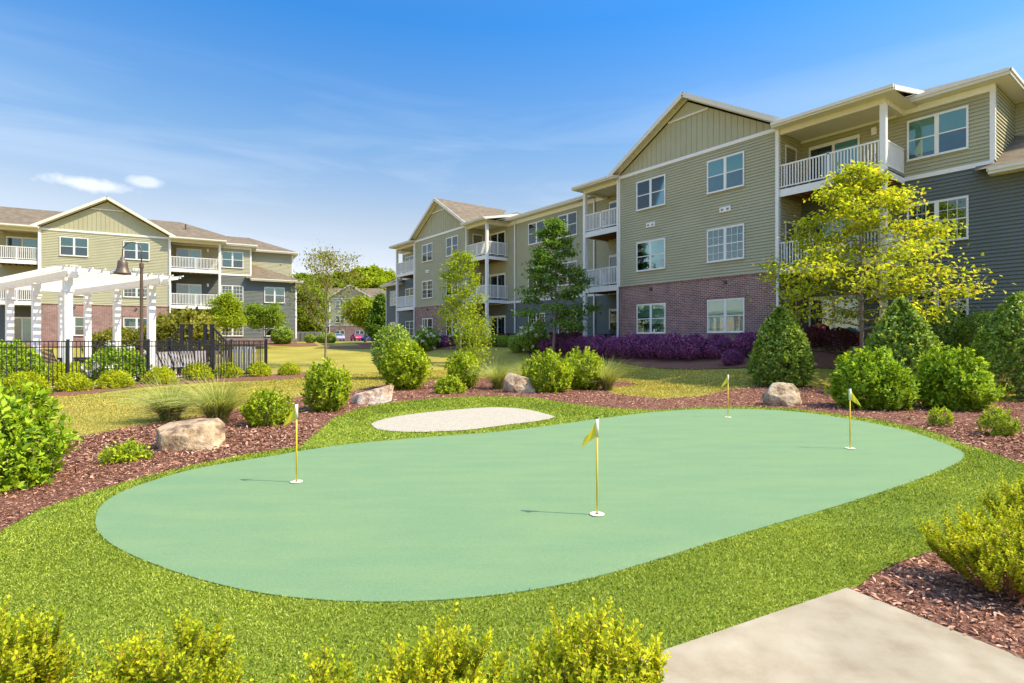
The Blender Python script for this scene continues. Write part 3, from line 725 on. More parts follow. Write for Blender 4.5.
        gv.face([(cx-hw, -.05, zb), (cx+hw, -.05, zb), (cx, -.05, apex)]); gv.face([(cx-hw, -.0, zb), (cx+hw, -.0, zb), (cx+hw, -.05, zb), (cx-hw, -.05, zb)])
        gv.build('gable_vent', M['sage'], B); gv = MB(); gv.box(cx-hw-.05, cx+hw+.05, -.075, -.0, zb-.1, zb); gv.build('vent_sill', M['cream'], B)
        # windows of the gable
        for wx in (-2.5, -6.83):
            for zf, kd in ((.61, 0), (3.97, 1 if wx > -3 else 0), (7.27, 0)): put(wb if kd else nxt(), m_(wx), -.026 if zf > 1 else -.004, zf)
            vb = MB(); c = m_(wx)
            vb.box(c-.28, c+.28, -.07, -.02, 6.22, 6.46)
            for q in (-.14, .14): vb.box(c+q-.06, c+q+.06, -.085, -.07, 6.29, 6.38, 1)
            vb.build('wall_vent', [M['white'], M['steel']], B)
            dv = MB(); dv.tube([(c, .0, 2.93), (c, -.09, 2.93)], .075, 10); dv.build('dryer_vent', M['brown'], B)
        # wing windows
        for zf, kd in ((.61, 1), (3.97, 1), (7.27, 0)): put(wb if kd else nxt(), m_(5.04), 1.966, zf)
        for zf in (.61, 3.97): put(nxt(), m_(8.83), 1.966, zf)
        for zf in (.61, 3.97, 7.27):
            for yy in (6.5, 9.2):
                put(nxt(), m_(10.9)+(.03 if i == 0 else -.03), yy, zf, R(90) if i == 0 else R(-90))
        # balconies
        for (t0, t1, door, outer) in ((0, 4.0, 1.4, 1), (-9.1, -11.9, -10.6, -1)):
            x0, x1 = sorted((m_(t0), m_(t1))); post = m_(t1); inn = m_(t0)
            cols = 'charcoal' if t0 == 0 else 'sage'
            for lv in (1, 2):
                z = 3.33*lv+.02
                dk_ = MB(); dk_.box(x0, x1, .03, 2.0, z-.06, z); 
                k = x0+.15
                while k < x1: dk_.box(k-.02, k+.02, .06, 1.98, z-.27, z-.06, 0); k += .4
                bal = dk_.build('balcony', M['joist'], B)
                fb_ = MB(); fb_.box(x0, x1, -.02, .03, z-.3, z+.015); e_ = post; s_ = 1 if post > inn else -1
                a, b = sorted((e_, e_-.05*s_)); fb_.box(a, b, .03, 1.97, z-.3, z+.015); fb_.build('fascia', M['white'], bal)
                rl = MB(); 
                for zz, h_ in ((z+1.02, .06), (z+.1, .05)):
                    rl.box(x0, x1, .0, .06, zz, zz+h_); a, b = sorted((e_-.0*s_, e_-.06*s_)); rl.box(a, b, .06, 1.97, zz, zz+h_)
                k = x0+.11
                while k < x1-.06: rl.box(k-.019, k+.019, .012, .048, z+.15, z+1.02); k += .118
                k = .16
                while k < 1.95: c_ = e_-.03*s_; rl.box(c_-.018, c_+.018, k-.019, k+.019, z+.15, z+1.02); k += .118
                for c_ in ((x0+x1)/2,): rl.box(c_-.045, c_+.045, .0, .075, z, z+1.1)
                rl.build('railing', M['white'], bal)
            for lv in range(3):
                z = 3.33*lv+(.02 if lv else 0); put(dr, m_(door), 1.964, z+.01)
                sd = MB(); s_ = 1 if post > inn else -1; xx = inn+.03*s_
                a, b = sorted((inn+.022*s_, inn+.05*s_)); sd.box(a, b, .5, .57, z, z+2.08); sd.box(a, b, 1.43, 1.5, z, z+2.08); sd.box(a, b, .57, 1.43, z+2.01, z+2.08)
                a, b = sorted((inn+.02*s_, inn+.036*s_)); sd.box(a, b, .57, 1.43, z, z+2.01, 1)
                sd.build('storage_door', [M['white'], M['storage']], B)
                lb = MB(); c_ = m_(2.95) if t0 == 0 else m_(-11.75 if 0 else -9.42); lb.box(c_-.09, c_+.09, 1.88, 1.978, z+1.95, z+2.25); lb.build('wall_light', M['white'], B)
            ps = MB(); s_ = 1 if post > inn else -1
            a, b = sorted((post+.03*s_, post-.17*s_)); ps.box(a, b, -.05, .15, GZ, 9.05); ps.box(a-.03, b+.03, -.08, .18, -.1, .1)
            ps.build('post', M['white'], B)
            bm_ = MB(); bm_.box(x0, x1, -.04, .14, 9.05, 9.32); a, b = sorted((post+.02*s_, post-.16*s_)); bm_.box(a, b, .14, 1.97, 9.052, 9.318)
            bm_.box(x0, x1, .14, 1.97, 9.2, 9.24); bm_.build('beam', M['cream'], B)
            sh = MB(); a = post+.45*s_; b = inn-.05*s_
            a, b = sorted((a, b)); zz = 9.46
            for dz in (0, -.03): sh.face([(a, -.5, zz+dz), (b, -.5, zz+dz), (b, 2.6, zz+.62+dz), (a, 2.6, zz+.62+dz)])
            sh.build('balcony_roof', M['shingle'], B)
            ed_ = MB(); ed_.box(a, b, -.55, -.47, zz-.2, zz-.01); ed_.box(a, b, -.62, -.55, zz-.12, zz+.0)
            for q in (a, b): ed_.bar((q, -.5, zz-.11), (q, 2.6, zz+.51), .05, .18)
            ed_.face([(a, -.5, zz-.19), (b, -.5, zz-.19), (b, 2.0, zz-.19), (a, 2.0, zz-.19)]); ed_.build('gutter', M['cream'], B)
            sb = MB(); sb.box(x0-.1, x1+.1, -.15, 2.0, -.25, -.01); sb.build('patio_slab', M['concrete'], B)
        # hip roofs of the end part, low roof
        if i == 0: hip(B, -2, 11.4, 4.4, 13.4, 9.565, .42, xr0=2.4)
        else: hip(B, MX(11.4), MX(-2), 4.4, 13.4, 9.565, .42, xr1=MX(2.4))
        a, b, c = m_(6.7), m_(11.45), 1.5
        lo = MB(); top = (a, 4.9, 8.12)
        for dz in (0, -.03):
            q = lambda p: (p[0], p[1], p[2]+dz)
            lo.face([q((m_(6.2), c, 6.27)), q((b, c, 6.27)), q(top), q((m_(6.2), 4.9, 8.12))]); lo.face([q((b, c, 6.27)), q((b, 4.9, 6.27)), q(top)])
        lo.build('roof', M['shingle'], B)
        x_0, x_1 = sorted((m_(6.65), b)); edge(B, [(x_0, c), (x_1, c), (x_1, 4.95), (x_0, 4.95)], 6.26)
        ds = MB(); s_ = 1 if i == 0 else -1
        for xx, yy, z1 in ((m_(.0)+.0, -.09, 9.3), (m_(-9.1), -.09, 9.3), (m_(-12.9), 1.9, 9.3)):
            ds.box(xx-.05, xx+.05, yy-.035, yy+.035, -1.2, z1)
        ds.build('downspout', M['white'], B)
    # middle wall
    siding(B, M['charcoal'], '-y', 2, -25.1, -9.1, GZ, 3.05); siding(B, M['sage'], '-y', 2, -25.1, -9.1, 3.2, 9.34)
    tr = MB(); tr.box(-25.1, -9.1, 1.95, 2, 3.05, 3.2); tr.box(-22.3, -11.9, 1.945, 2, 9.08, 9.34); tr.build('trim', M['white'], B)
    for x in (-15.45, -18.75):
        for zf in (.61, 3.97, 7.27): put(wb if zf < 1 else nxt(), x, 1.966, zf)
    hip(B, -14.2, 7.2, 1.5, 15.0, 9.56, .42, xr0=-14.2)
    hip(B, -41.4, -22.6, 1.51, 15.01, 9.56, .42)
    hip(B, -24.6, -12.2, 1.52, 15.02, 9.56, .16)
    for x in (-7., 1.): 
        v = MB(); v.tube([(x, 5.4, 10.2), (x, 5.4, 11.7)], .07, 8); v.build('vent_pipe', M['brown'], B)
    # prototypes parked on real openings
    for k_, q_ in enumerate(wv): q_.location = (-4.2-3.2*k_-(.0 if k_ < 2 else 4), 14.522, 3.97); q_.rotation_euler = (0, 0, math.pi)
    wb.location = (-12.2, 14.522, .61); wb.rotation_euler = (0, 0, math.pi)
    dr.location = (-30, 14.522, .01); dr.rotation_euler = (0, 0, math.pi)
    return B
aR = apartment((PR[0], PR[1], 1.34), math.atan2(-uR[1], -uR[0]))
tag(aR, 'three-storey apartment block with sage and charcoal siding and brick base, on the right', 'apartment building', 'three-storey apartment blocks')
aL = copy_tree(aR); aL.location = (PLr[0], PLr[1], 1.34); aL.rotation_euler = (0, 0, math.atan2(uL[1], uL[0]))
tag(aL, 'sunlit three-storey tan apartment block behind the white pergola', 'apartment building', 'three-storey apartment blocks')
aF = copy_tree(aR); aF.location = ((371-512)/FPX*122, 122, 1.4); aF.rotation_euler = (0, 0, R(3))
tag(aF, 'distant apartment block beyond the car park, half hidden by trees', 'apartment building', 'three-storey apartment blocks')

# ------------------------------------------------------------------ flags
def flag(px, py, sgn, label, droop=1.):
    x, y = G(px, py); r = empty('golf_flag', (x, y, .024))
    c = MB(); c.lathe([(.016, .0), (.064, .0), (.066, .006), (.05, .009), (.016, .006)], n=28); c.build('cup_rim', M['cupwhite'], r)
    h = MB(); h.lathe([(.0001, .008), (.015, .008)], n=24); h.build('cup', M['hole'], r)
    p = MB(); p.tube([(0, 0, 0), (0, 0, .74)], .0085, 12); p.build('pole', M['yellow'], r, smooth=True)
    s = MB(); s.tube([(0, 0, .7), (0, 0, .862)], .0165, 12); s.build('sleeve', M['cupwhite'], r, smooth=True)
    t = MB(); t.lathe([(.0165, .862), (.013, .874), (.0001, .878)], n=12); t.build('cap', M['black'], r)
    f = MB(); nx, nz = 10, 8; P = []
    for i in range(nx+1):
        for j in range(nz+1):
            q = i/nx; v = j/nz
            top = .86-.17*q*droop-.015*math.sin(q*3); bot = .705-.10*q
            zz = bot+(top-bot)*v*(1-.0*q)
            zz = bot+(top-bot)*v
            xx = sgn*(-.0+.15*q*(1-.25*v)); yy = .012*math.sin(q*5+v*1.8)*q**.5-.01
            P.append((xx, yy, zz))
    f.v = P
    for i in range(nx):
        for j in range(nz):
            k = i*(nz+1)+j; f.f.append((k, k+1, k+nz+2, k+nz+1)); f.m.append(0)
    f.build('flag_cloth', M['cloth'], r, smooth=True)
    return tag(r, label, 'golf flag', 'yellow practice flags in the putting green')
flag(597, 517, -1, 'yellow flag on the nearest stick, in the middle of the putting green')
flag(296.5, 484, -1, 'yellow practice flag at the left end of the putting green')
flag(850, 450, 1, 'yellow flag blowing right, at the right end of the putting green')
flag(728, 418.5, -1, 'farthest yellow flag, near the back edge of the putting green')
for px, py in ((554,441),(812,449),(552,563)):
    pass

# ------------------------------------------------------------------ boulders
def boulder(px, py, w, h, d, mat, label, seed, pts, rz=0):
    x, y = G(px, py); bm = bmesh.new()
    rs = random.Random(seed)
    for p in pts: bm.verts.new((p[0]*w/2, p[1]*d/2, p[2]*h))
    r = bmesh.ops.convex_hull(bm, input=bm.verts)
    for v in [v for v in bm.verts if not v.link_faces]: bm.verts.remove(v)
    bmesh.ops.bevel(bm, geom=list(bm.edges), offset=.012*w, segments=1, profile=.6, affect='EDGES')
    bmesh.ops.triangulate(bm, faces=bm.faces)
    bmesh.ops.subdivide_edges(bm, edges=bm.edges, cuts=4, use_grid_fill=True)
    from mathutils import noise as mn
    for v in bm.verts:
        n1 = mn.fractal(v.co*3.1+Vector((seed*7, 0, 0)), 1, 2, 5); n2 = mn.noise(v.co*Vector((4, 4, 13))+Vector((0, seed, 0)))
        dv = v.co.normalized(); v.co += dv*(n1*.016+n2*.014)*w
    me = bpy.data.meshes.new('boulder'); bm.to_mesh(me); bm.free(); me.materials.append(mat)
    o = link('boulder', me, loc=(x, y+d*.35, -.03)); o.rotation_euler = (0, 0, rz)
    tag(o, label, 'boulder', 'landscape boulders in the mulch'); return o
boulder(182, 451, .96, .44, .66, M['rock_tan'], 'large flat-topped tan boulder before the tall grass, left of the green', 3,
  [(-1,-.2,.78),(-.95,.6,.85),(-.15,1,.95),(.5,.9,1.0),(.85,.5,.85),(1,.1,.35),(.95,-.5,.1),(.4,-.9,.0),(.35,-.75,.5),(-.45,-1,.0),(-.55,-.95,.62),(-.9,-.5,.15),(-.7,.6,0),(.8,.6,0),(.1,-.85,.6),(.55,-.4,.88)])
boulder(371, 404.5, 1.02, .50, .6, M['rock_pale'], 'long pale boulder wedged between two lime shrubs', 4,
  [(-1,-.3,.1),(-1,.3,.5),(-.6,-.6,.55),(-.1,-.7,.62),(.5,-.5,.85),(.85,-.2,1),(1,.2,.95),(.95,-.6,.2),(.3,-1,0),(-.6,-1,0),(0,.8,.7),(.7,.9,.6),(-.7,.8,.3)])
boulder(519, 393, 1.02, .62, .7, M['rock_grey'], 'blocky grey boulder behind the sand bunker', 5,
  [(-1,-.4,0),(-.85,-.5,.7),(-.7,.1,1),(-.3,-.4,.95),(.3,-.5,.82),(.8,-.3,.72),(1,-.4,.3),(.95,-.6,0),(0,-.9,0),(.1,-.85,.35),(.6,.7,.6),(-.6,.8,.6),(-.4,-.9,.4)])
boulder(784, 406, .95, .60, .75, M['rock_grey'], 'grey-tan boulder in front of the clipped cone shrub', 6,
  [(-1,-.5,0),(-.8,-.6,.55),(-.4,-.2,.95),(.1,-.2,1),(.6,-.3,.95),(.95,-.2,.7),(1,-.5,.1),(.2,-1,0),(-.3,-.95,.4),(.5,-.8,.5),(.6,.8,.5),(-.6,.8,.4),(.85,-.7,.35)])

# ------------------------------------------------------------------ shrubs round the green
def g3(px, py, b=.3):
    x, y = G(px, py); return (x*(1+b/y), y+b, 0)
s = shrub('leafy_shrub', (-5.6, 5.95, 0), 1.2, 1.0, M['lf_hyd'], 'dome', 620, 8, .085, .046, .2, .26, 11, up=.55)
tag(s, 'big bright green leafy shrub at the left edge of the picture', 'shrub')
s = shrub('low_shrub', g3(124, 466), .62, .24, M['lf_lime'], 'mound', 170, 7, .045, .028, .12, .25, 12, up=.25); tag(s, 'small sprawling shrub in the mulch left of the tan boulder', 'shrub')
s = shrub('lime_shrub', g3(268, 428), .85, .62, M['lf_lime'], 'ball', 420, 8, .06, .036, .15, .2, 13, up=.6); tag(s, 'lime shrub right of the tall grass, behind the left flag', 'shrub')
s = shrub('lime_shrub', g3(327, 413, .4), 1.0, 1.06, M['lf_lime'], 'ball', 520, 8, .085, .045, .2, .22, 14, up=.6); tag(s, 'round lime shrub left of the long pale boulder', 'shrub')
s = shrub('lime_shrub', g3(405, 391, .6), 1.5, 1.42, M['lf_lime'], 'ball', 700, 8, .11, .06, .22, .2, 15, up=.6); tag(s, 'large round lime shrub right of the long pale boulder', 'shrub')
s = shrub('green_shrub', at(394, 22), 1.75, 2.1, M['lf_green'], 'ball', 800, 8, .10, .06, .2, .12, 16, up=.5); tag(s, 'darker green shrub close behind the large round lime shrub', 'shrub')
s = shrub('lime_shrub', g3(463, 389), 1.1, 1.15, M['lf_lime'], 'vase', 620, 8, .08, .045, .2, .2, 17, up=.7); tag(s, 'lime shrub left of the blocky grey boulder', 'shrub')
s = shrub('low_shrub', g3(450, 394), .95, .5, M['lf_lime'], 'mound', 330, 7, .07, .042, .16, .2, 18, up=.5); tag(s, 'low lime shrub at the foot of a taller one behind the bunker', 'shrub')
s = shrub('lime_shrub', g3(549, 393, .5), 1.5, 1.15, M['lf_lime'], 'ball', 520, 8, .11, .055, .25, .26, 19, up=.65); tag(s, 'yellow-lime shrub right of the blocky grey boulder', 'shrub')
s = shrub('lime_shrub', g3(582, 390, .5), 1.45, 1.2, M['lf_lime'], 'ball', 520, 8, .11, .055, .25, .26, 20, up=.65); tag(s, 'yellow-lime shrub, right one of the touching pair behind the bunker', 'shrub')
s = shrub('cone_shrub', g3(781, 387, .2), 1.9, 2.55, M['lf_green'], 'cone', 2400, 7, .10, .058, .16, .12, 21, up=.35, inner=.3); tag(s, 'dense clipped cone shrub behind the grey-tan boulder', 'shrub', 'clipped cone shrubs')
c1 = s
s = shrub('cone_shrub', at(901, 15.8), 2.0, 2.62, M['lf_green'], 'cone', 2400, 7, .10, .058, .16, .12, 22, up=.35, inner=.3); tag(s, 'dense clipped cone shrub behind the two leafy shrubs, right of the yellow tree', 'shrub', 'clipped cone shrubs')
s = shrub('cone_shrub', (13.65, 14.6, 0), 2.15, 2.75, M['lf_green'], 'cone', 3000, 7, .08, .048, .14, .08, 23, up=.35, inner=.3); tag(s, 'clipped cone shrub cut off by the right edge of the picture', 'shrub', 'clipped cone shrubs')
s = shrub('leafy_shrub', g3(871, 412, .75), 1.6, 1.26, M['lf_hyd'], 'dome', 900, 8, .11, .06, .24, .28, 24, up=.55); tag(s, 'wide leafy shrub behind the right flag', 'shrub')
s = shrub('leafy_shrub', g3(953, 413, .75), 1.5, 1.24, M['lf_hyd'], 'dome', 850, 8, .11, .06, .24, .28, 25, up=.55); tag(s, 'wide leafy shrub beside the tiny bush in the right mulch', 'shrub')
s = shrub('tiny_shrub', g3(940, 427, .12), .36, .34, M['lf_lime'], 'vase', 110, 8, .045, .024, .13, .2, 26, up=.75); tag(s, 'tiny lime bush in front of the wide leafy shrubs', 'shrub')
s = shrub('tiny_shrub', g3(998, 438, .18), .52, .44, M['lf_lime'], 'ball', 230, 9, .045, .022, .15, .15, 27, up=.7); tag(s, 'small upright lime bush alone in the mulch at far right', 'shrub')
# boxwoods close to the camera: upright twigs lined with small paired leaves
def boxwood(loc, w, h, label, seed, stems=46, lean=.35, leaf=.026):
    rng = np.random.default_rng(seed); root = empty('boxwood', loc)
    P = []; D = []; NN = []; LL = []; mb = MB()
    for i in range(stems):
        a = rng.random()*6.283; q = rng.random()**.6
        b = np.array([math.cos(a)*q*w*.16, math.sin(a)*q*w*.16, 0]); H = h*(1-.42*q*q)*(.72+.36*rng.random())
        tip = np.array([math.cos(a)*q*w*.5, math.sin(a)*q*w*.5, H]); mid = b*.45+tip*.55+np.array([math.cos(a), math.sin(a), -.1])*w*.07*q
        curve = lambda t: b*(1-t)**2+2*mid*t*(1-t)+tip*t*t
        mb.tube([curve(t) for t in (0, .35, .7, 1)], [.006, .004, .0025, .0012], 4, cap=False)
        tw = [(curve(.45), curve(1.), .0)]
        for k in range(int(5+9*h/.6)):
            t = .22+.7*rng.random(); p = curve(t); ta = curve(min(1, t+.1))-p; ta /= np.linalg.norm(ta)
            aa = rng.random()*6.283; d = ta*.9+np.array([math.cos(aa), math.sin(aa), .35])*.62; d /= np.linalg.norm(d)
            L = (.05+.10*rng.random())*(1.25-.5*t)*(h/.6)**.5; tw.append((p, p+d*L+np.array([0, 0, .25*L]), 0))
            mb.tube([p, p+d*L*.6, p+d*L+np.array([0, 0, .2*L])], [.0018, .0014, .0008], 3, cap=False)
        for p, e, _ in tw:
            d = e-p; L = np.linalg.norm(d); d = d/L; n = max(3, int(L/.0125))
            x = np.cross(d, [.3, .2, 1.]); x /= np.linalg.norm(x)+1e-6; y = np.cross(d, x)
            for m in range(n+1):
                f = m/n; c_ = p+(e-p)*f
                for sgn in (0, math.pi):
                    g = m*1.57+sgn+rng.normal(0, .35); sd_ = x*math.cos(g)+y*math.sin(g)
                    P.append(c_); D.append(d*(.75+.5*f)+sd_*.9+rng.normal(0, .18, 3)); NN.append(d*.9-sd_*.6+rng.normal(0, .2, 3)); LL.append(leaf*(.7+.55*rng.random())*(1.05-.35*f))
    P = np.array(P); D = np.array(D); NN = np.array(NN); LL = np.array(LL)
    link('foliage', leaf_mesh('foliage', M['lf_box'], P, D, NN, LL, LL*.62, mid=.55, fold=.14), root)
    mb.build('stem', M['twig'], root)
    return tag(root, label, 'shrub', 'boxwood shrubs nearest the camera')
M['twig'] = flat('reddish_twig', (.30, .13, .05), .7)
for i, (X, Y, w, h, st, lab) in enumerate((
   (3.12, 3.45, .84, .50, 60, 'boxwood shrub in the corner mulch beside the concrete walk'),
   (3.95, 3.95, .95, .54, 65, 'taller boxwood shrub cut by the right edge, behind another'),
   (-1.90, 1.95, .58, .62, 55, 'boxwood sprigs at the bottom left corner of the picture'),
   (-1.22, 1.85, .60, .60, 55, 'boxwood sprigs at the bottom, second shrub from the left corner'),
   (-.66, 1.85, .40, .52, 24, 'boxwood sprigs at the bottom, below the middle of the turf'),
   (-.24, 1.87, .50, .62, 44, 'boxwood tuft with a tall shoot, between its neighbours at the bottom'),
   (.30, 1.95, .62, .58, 60, 'boxwood shrub at the bottom beside the near end of the walk'))):
    boxwood((X, Y, 0), w, h, lab, 40+i, st)
# golden mounds by the fence
gm = []
for i in range(2):
    s = shrub('golden_mound', (0, 0, 0), 1.2, .66, M['lf_gold'], 'mound', 620, 7, .075, .03, .15, .14, 60+i, up=.4); gm.append(s)
labs = ['golden mound shrub cut by the left edge, before the pool fence','golden mound shrub directly before the nearest visible fence post','golden mound shrub before the white-flowering bush','golden mound shrub near the foot of the second fence post','golden mound shrub left of the third fence post','golden mound shrub right of the third fence post','golden mound shrub by the corner post of the pool fence','golden mound shrub alone past the end of the pool fence']
for i, (px, py, wpx) in enumerate(((14,396,48),(64.5,392,38),(108,389,38),(154,384.5,36),(192,380.5,36),(224,378.3,32),(254.5,376.8,30),(286,375.5,26))):
    x, y = G(px, py); sc = wpx/(FPX/y)/1.42
    if i < 2: o = gm[i]; o.location = (x, y+.35, 0); o.scale = (sc,)*3
    else: o = place(gm[i % 2], (x, y+.35, 0), sc)
    tag(o, labs[i], 'shrub', 'golden mounds along the pool fence')
# ornamental grass
def ograss(loc, H, n, label, seed, spread=.5, dead=.12):
    rng = np.random.default_rng(seed); r = empty('ornamental_grass', loc)
    V = []; F = []; MI = []
    for i in range(n):
        a = rng.random()*6.28; L = H*(.7+.6*rng.random()); ln = spread*(.25+rng.random()); b0 = rng.random()*.16; w = .006+.004*rng.random()
        dr = np.array([math.cos(a), math.sin(a)]); sd = np.array([-dr[1], dr[0]]); k = len(V)
        isd = rng.random() < dead
        if isd: L *= .5; ln *= 1.3
        for j in range(6):
            q = j/5; p = dr*(b0+ln*L*(q**1.7)); z = L*(q-.42*ln*q**2.6); ww = w*(1-q*.85)
            V.append((p[0]+sd[0]*ww, p[1]+sd[1]*ww, z)); V.append((p[0]-sd[0]*ww, p[1]-sd[1]*ww, z+.002))
        for j in range(5): F.append((k+2*j, k+2*j+1, k+2*j+3, k+2*j+2)); MI.append(1 if isd else 0)
    me = bpy.data.meshes.new('blades'); me.from_pydata(V, [], F); me.materials.append(M['gr_orn']); me.materials.append(M['gr_dead']); me.polygons.foreach_set('material_index', MI)
    link('blades', me, r); return tag(r, label, 'grass clump', 'arching ornamental grass clumps')
ograss(g3(170, 423), .85, 850, 'arching grass clump behind the large tan boulder', 1, 1.0, .3)
ograss(g3(218, 425), .88, 850, 'arching grass clump right of the large tan boulder, next to the lime shrub', 2, 1.0, .2)
ograss(at(498, 17.6), .95, 600, 'wispy grass clump behind the blocky grey boulder', 3, 1.0, .1)
ograss(at(528, 18.4), .95, 500, 'wispy grass clump between the boulder and the yellow-lime pair', 4, 1.0, .1)
ograss(at(607, 17.2), 1.05, 520, 'wispy grass clump right of the yellow-lime pair', 5, .8, .35)

# ------------------------------------------------------------------ planting against the right block
pur = []
for i in range(3): pur.append(shrub('purple_shrub', (0, 0, 0), 1.5, 1.02, M['lf_purple'], 'dome', 1100, 7, .06, .038, .14, .10, 80+i, up=.3, d=1.25))
pl = [(1.5,2.2,.95),(2.55,2.45,1.05),(3.6,2.6,1.1),(4.75,2.5,1.05),(5.85,2.55,1.1),(7.0,2.5,1.0),(8.2,2.55,1.05),(9.4,2.4,1.0),(10.7,2.2,.95),(12.0,2.1,.85),(13.1,2.0,.75),(.4,1.7,.95),(-.5,1.2,.85)]
for i, (s_, o_, sc) in enumerate(pl):
    loc = R_(s_, o_)
    lab = 'purple-leaved shrub, one of the clipped hedge under the brick wall of the near gable' if s_ < 9 else 'purple-leaved shrub in the hedge before the shaded patio'
    if i < 3: o = pur[i]; o.location = loc; o.scale = (sc,)*3; o.rotation_euler = (0, 0, i)
    else: o = place(pur[i % 3], loc, sc)
    tag(o, lab, 'shrub', 'purple hedge under the near gable' if s_ < 9 else 'purple hedge before the patio')
o = place(pur[1], R_(.3, 3.1), .6, label='small purple-leaved shrub set apart at the right end of the hedge', cat='shrub')
bur = shrub('burgundy_shrub', R_(-1.3, -.1), 1.3, .95, M['lf_burg'], 'box', 1300, 7, .05, .03, .1, .05, 90, up=.3)
tag(bur, 'dark burgundy hedge shrub before the red patio chairs, left half', 'shrub', 'burgundy shrubs before the right patio')
place(bur, R_(-2.35, -.1), 1, label='dark burgundy hedge shrub before the red patio chairs, right half', cat='shrub', group='burgundy shrubs before the right patio')
for i, s_ in enumerate((12.6, 13.8, 15, 16.2, 17.4, 18.6, 19.8, 21)):
    place(bur, R_(s_+.6, -.6), (1, 1, .9), label='dark burgundy shrub in the low hedge along the recessed middle wall', cat='shrub', group='burgundy hedge along the middle wall')
for i, s_ in enumerate((26, 27.4, 28.8, 30.2, 31.6)):
    place(pur[i % 3], R_(s_, 1.2), .9, label='purple shrub along the brick base of the far gable', cat='shrub', group='purple shrubs by the far gable')
ball = shrub('clipped_ball', R_(20.2, .7), 1.0, .85, M['lf_green'], 'ball', 700, 7, .06, .035, .1, .05, 95, up=.4)
tag(ball, 'clipped green ball shrub before the balcony column, in the shade', 'shrub', 'clipped balls along the middle wall')
for i, (s_, o_, sc) in enumerate(((19.0,.8,.95),(17.9,.8,.95),(21.6,.9,1.05),(16.9,1.0,1.1),(15.6,2.2,1.25),(23.2,1.0,1.2))):
    place(ball, R_(s_, o_), sc, label='clipped green ball shrub in the shade along the recessed middle wall', cat='shrub', group='clipped balls along the middle wall').name = 'clipped_ball'
tag(ball, 'clipped green ball shrub in the shade along the recessed middle wall')
hyd = shrub('flowering_shrub', R_(14.3, 2.0), 1.9, 1.55, M['lf_green'], 'ball', 900, 8, .12, .08, .2, .14, 97, up=.4, flowers=42)
tag(hyd, 'white-flowering shrub beside the dark tree, at the end of the purple hedge', 'shrub')
place(hyd, R_(22.6, 1.6), 1.05, label='white-flowering shrub right of the balcony column', cat='shrub')
place(hyd, R_(27.0, 2.6), 1.1, label='white-flowering shrub in front of the far gable', cat='shrub')
hb = shrub('hedge_shrub', R_(-5.6, -.5), 1.5, 1.45, M['lf_green'], 'box', 1500, 7, .06, .036, .12, .05, 99, up=.3)
tag(hb, 'square dark green hedge shrub under the charcoal wall, left one', 'shrub', 'square hedge at the charcoal wall')
place(hb, R_(-6.75, -.5), 1, label='square dark green hedge shrub under the charcoal wall, right one', cat='shrub', group='square hedge at the charcoal wall')
s = shrub('hosta_shrub', R_(-4.35, .5), 1.2, 1.2, M['lf_mid'], 'ball', 340, 8, .15, .09, .25, .2, 100, up=.5); tag(s, 'loose broad-leaved shrub between the cone shrub and the square hedge', 'shrub')
s = shrub('low_shrub', R_(-6.3, 1.6), 1.35, .75, M['lf_yg'], 'mound', 600, 7, .07, .04, .15, .12, 101, up=.4); tag(s, 'low green mound before the square hedge', 'shrub')
s = shrub('low_shrub', R_(-1.2, 2.3), 1.0, .5, M['lf_yg'], 'mound', 380, 7, .07, .04, .15, .12, 102, up=.4); tag(s, 'low green mound right of the clipped cone, below the burgundy hedge', 'shrub')
tw = MB(); rr = random.Random(4)
for i in range(26):
    a = rr.uniform(-.8, .8); tw.tube([(0+rr.uniform(-.15, .15), 0, 0), (a*.5, rr.uniform(-.2, .2), .6), (a, rr.uniform(-.3, .3), 1.0+rr.random()*.35)], [.007, .005, .002], 4, cap=False)
r = empty('bare_shrub', R_(-7.9, -.4)); tw.build('stem', M['gr_dead'], r); tag(r, 'leafless twiggy shrub against the charcoal wall', 'shrub')

# ------------------------------------------------------------------ trees
s = tree('yellow_tree', at(862, 19.3), 7.5, 6.6, M['lf_yel'], .2, .08, 52, .13, .08, 29, .16, .8, lambda q: (1-q)**.85*.98+.08 if q > .15 else .85, 208, droop=-.10, spread=.3, gap=.0, sub=6)
tag(s, 'airy tree with yellow-green leaves before the right balconies', 'tree')
s = tree('dark_tree', at(553, 30.5), 8.0, 4.7, M['lf_dark'], .2, .09, 44, .17, .10, 24, .12, .9, lambda q: ((1-q)**.8*.98+.05) if q > .1 else .8, 202, droop=.06, spread=.3, sub=5)
tag(s, 'dark green tiered tree before the recessed middle wall', 'tree')
s = tree('slender_tree', at(461, 33), 7.0, 3.2, M['lf_yg'], .24, .06, 26, .14, .08, 34, .5, .3, lambda q: (1-q)**.7*.9+.12, 203, spread=.36, gap=.1, sub=4)
tag(s, 'slender yellow-green tree before the far gable', 'tree')
s = tree('slender_tree', at(473, 21.5), 2.3, 1.3, M['lf_yg'], .05, .03, 24, .085, .05, 20, .9, .2, lambda q: .55+.45*math.sin(q*3.1), 204, spread=.3, sub=3)
tag(s, 'small yellow-green upright tree behind the lime shrub by the bunker', 'tree')
s = tree('young_tree', at(325, 31), 6.6, 4.6, M['lf_olive'], .26, .07, 36, .13, .07, 14, .85, .1, lambda q: .95*math.sin((q*.8+.25)*3)+.12, 205, spread=.3, gap=.08, sub=4)
tag(s, 'young thin-crowned tree with pale trunk alone on the middle lawn', 'tree')
s = tree('small_tree', L_(13.4, 5.2), 4.6, 2.9, M['lf_yg'], .3, .05, 30, .16, .10, 45, .7, .1, lambda q: (1-q)**.5*.9+.15, 206, spread=.35, sub=4)
tag(s, 'upright light green tree right of the balconies of the left block', 'tree')
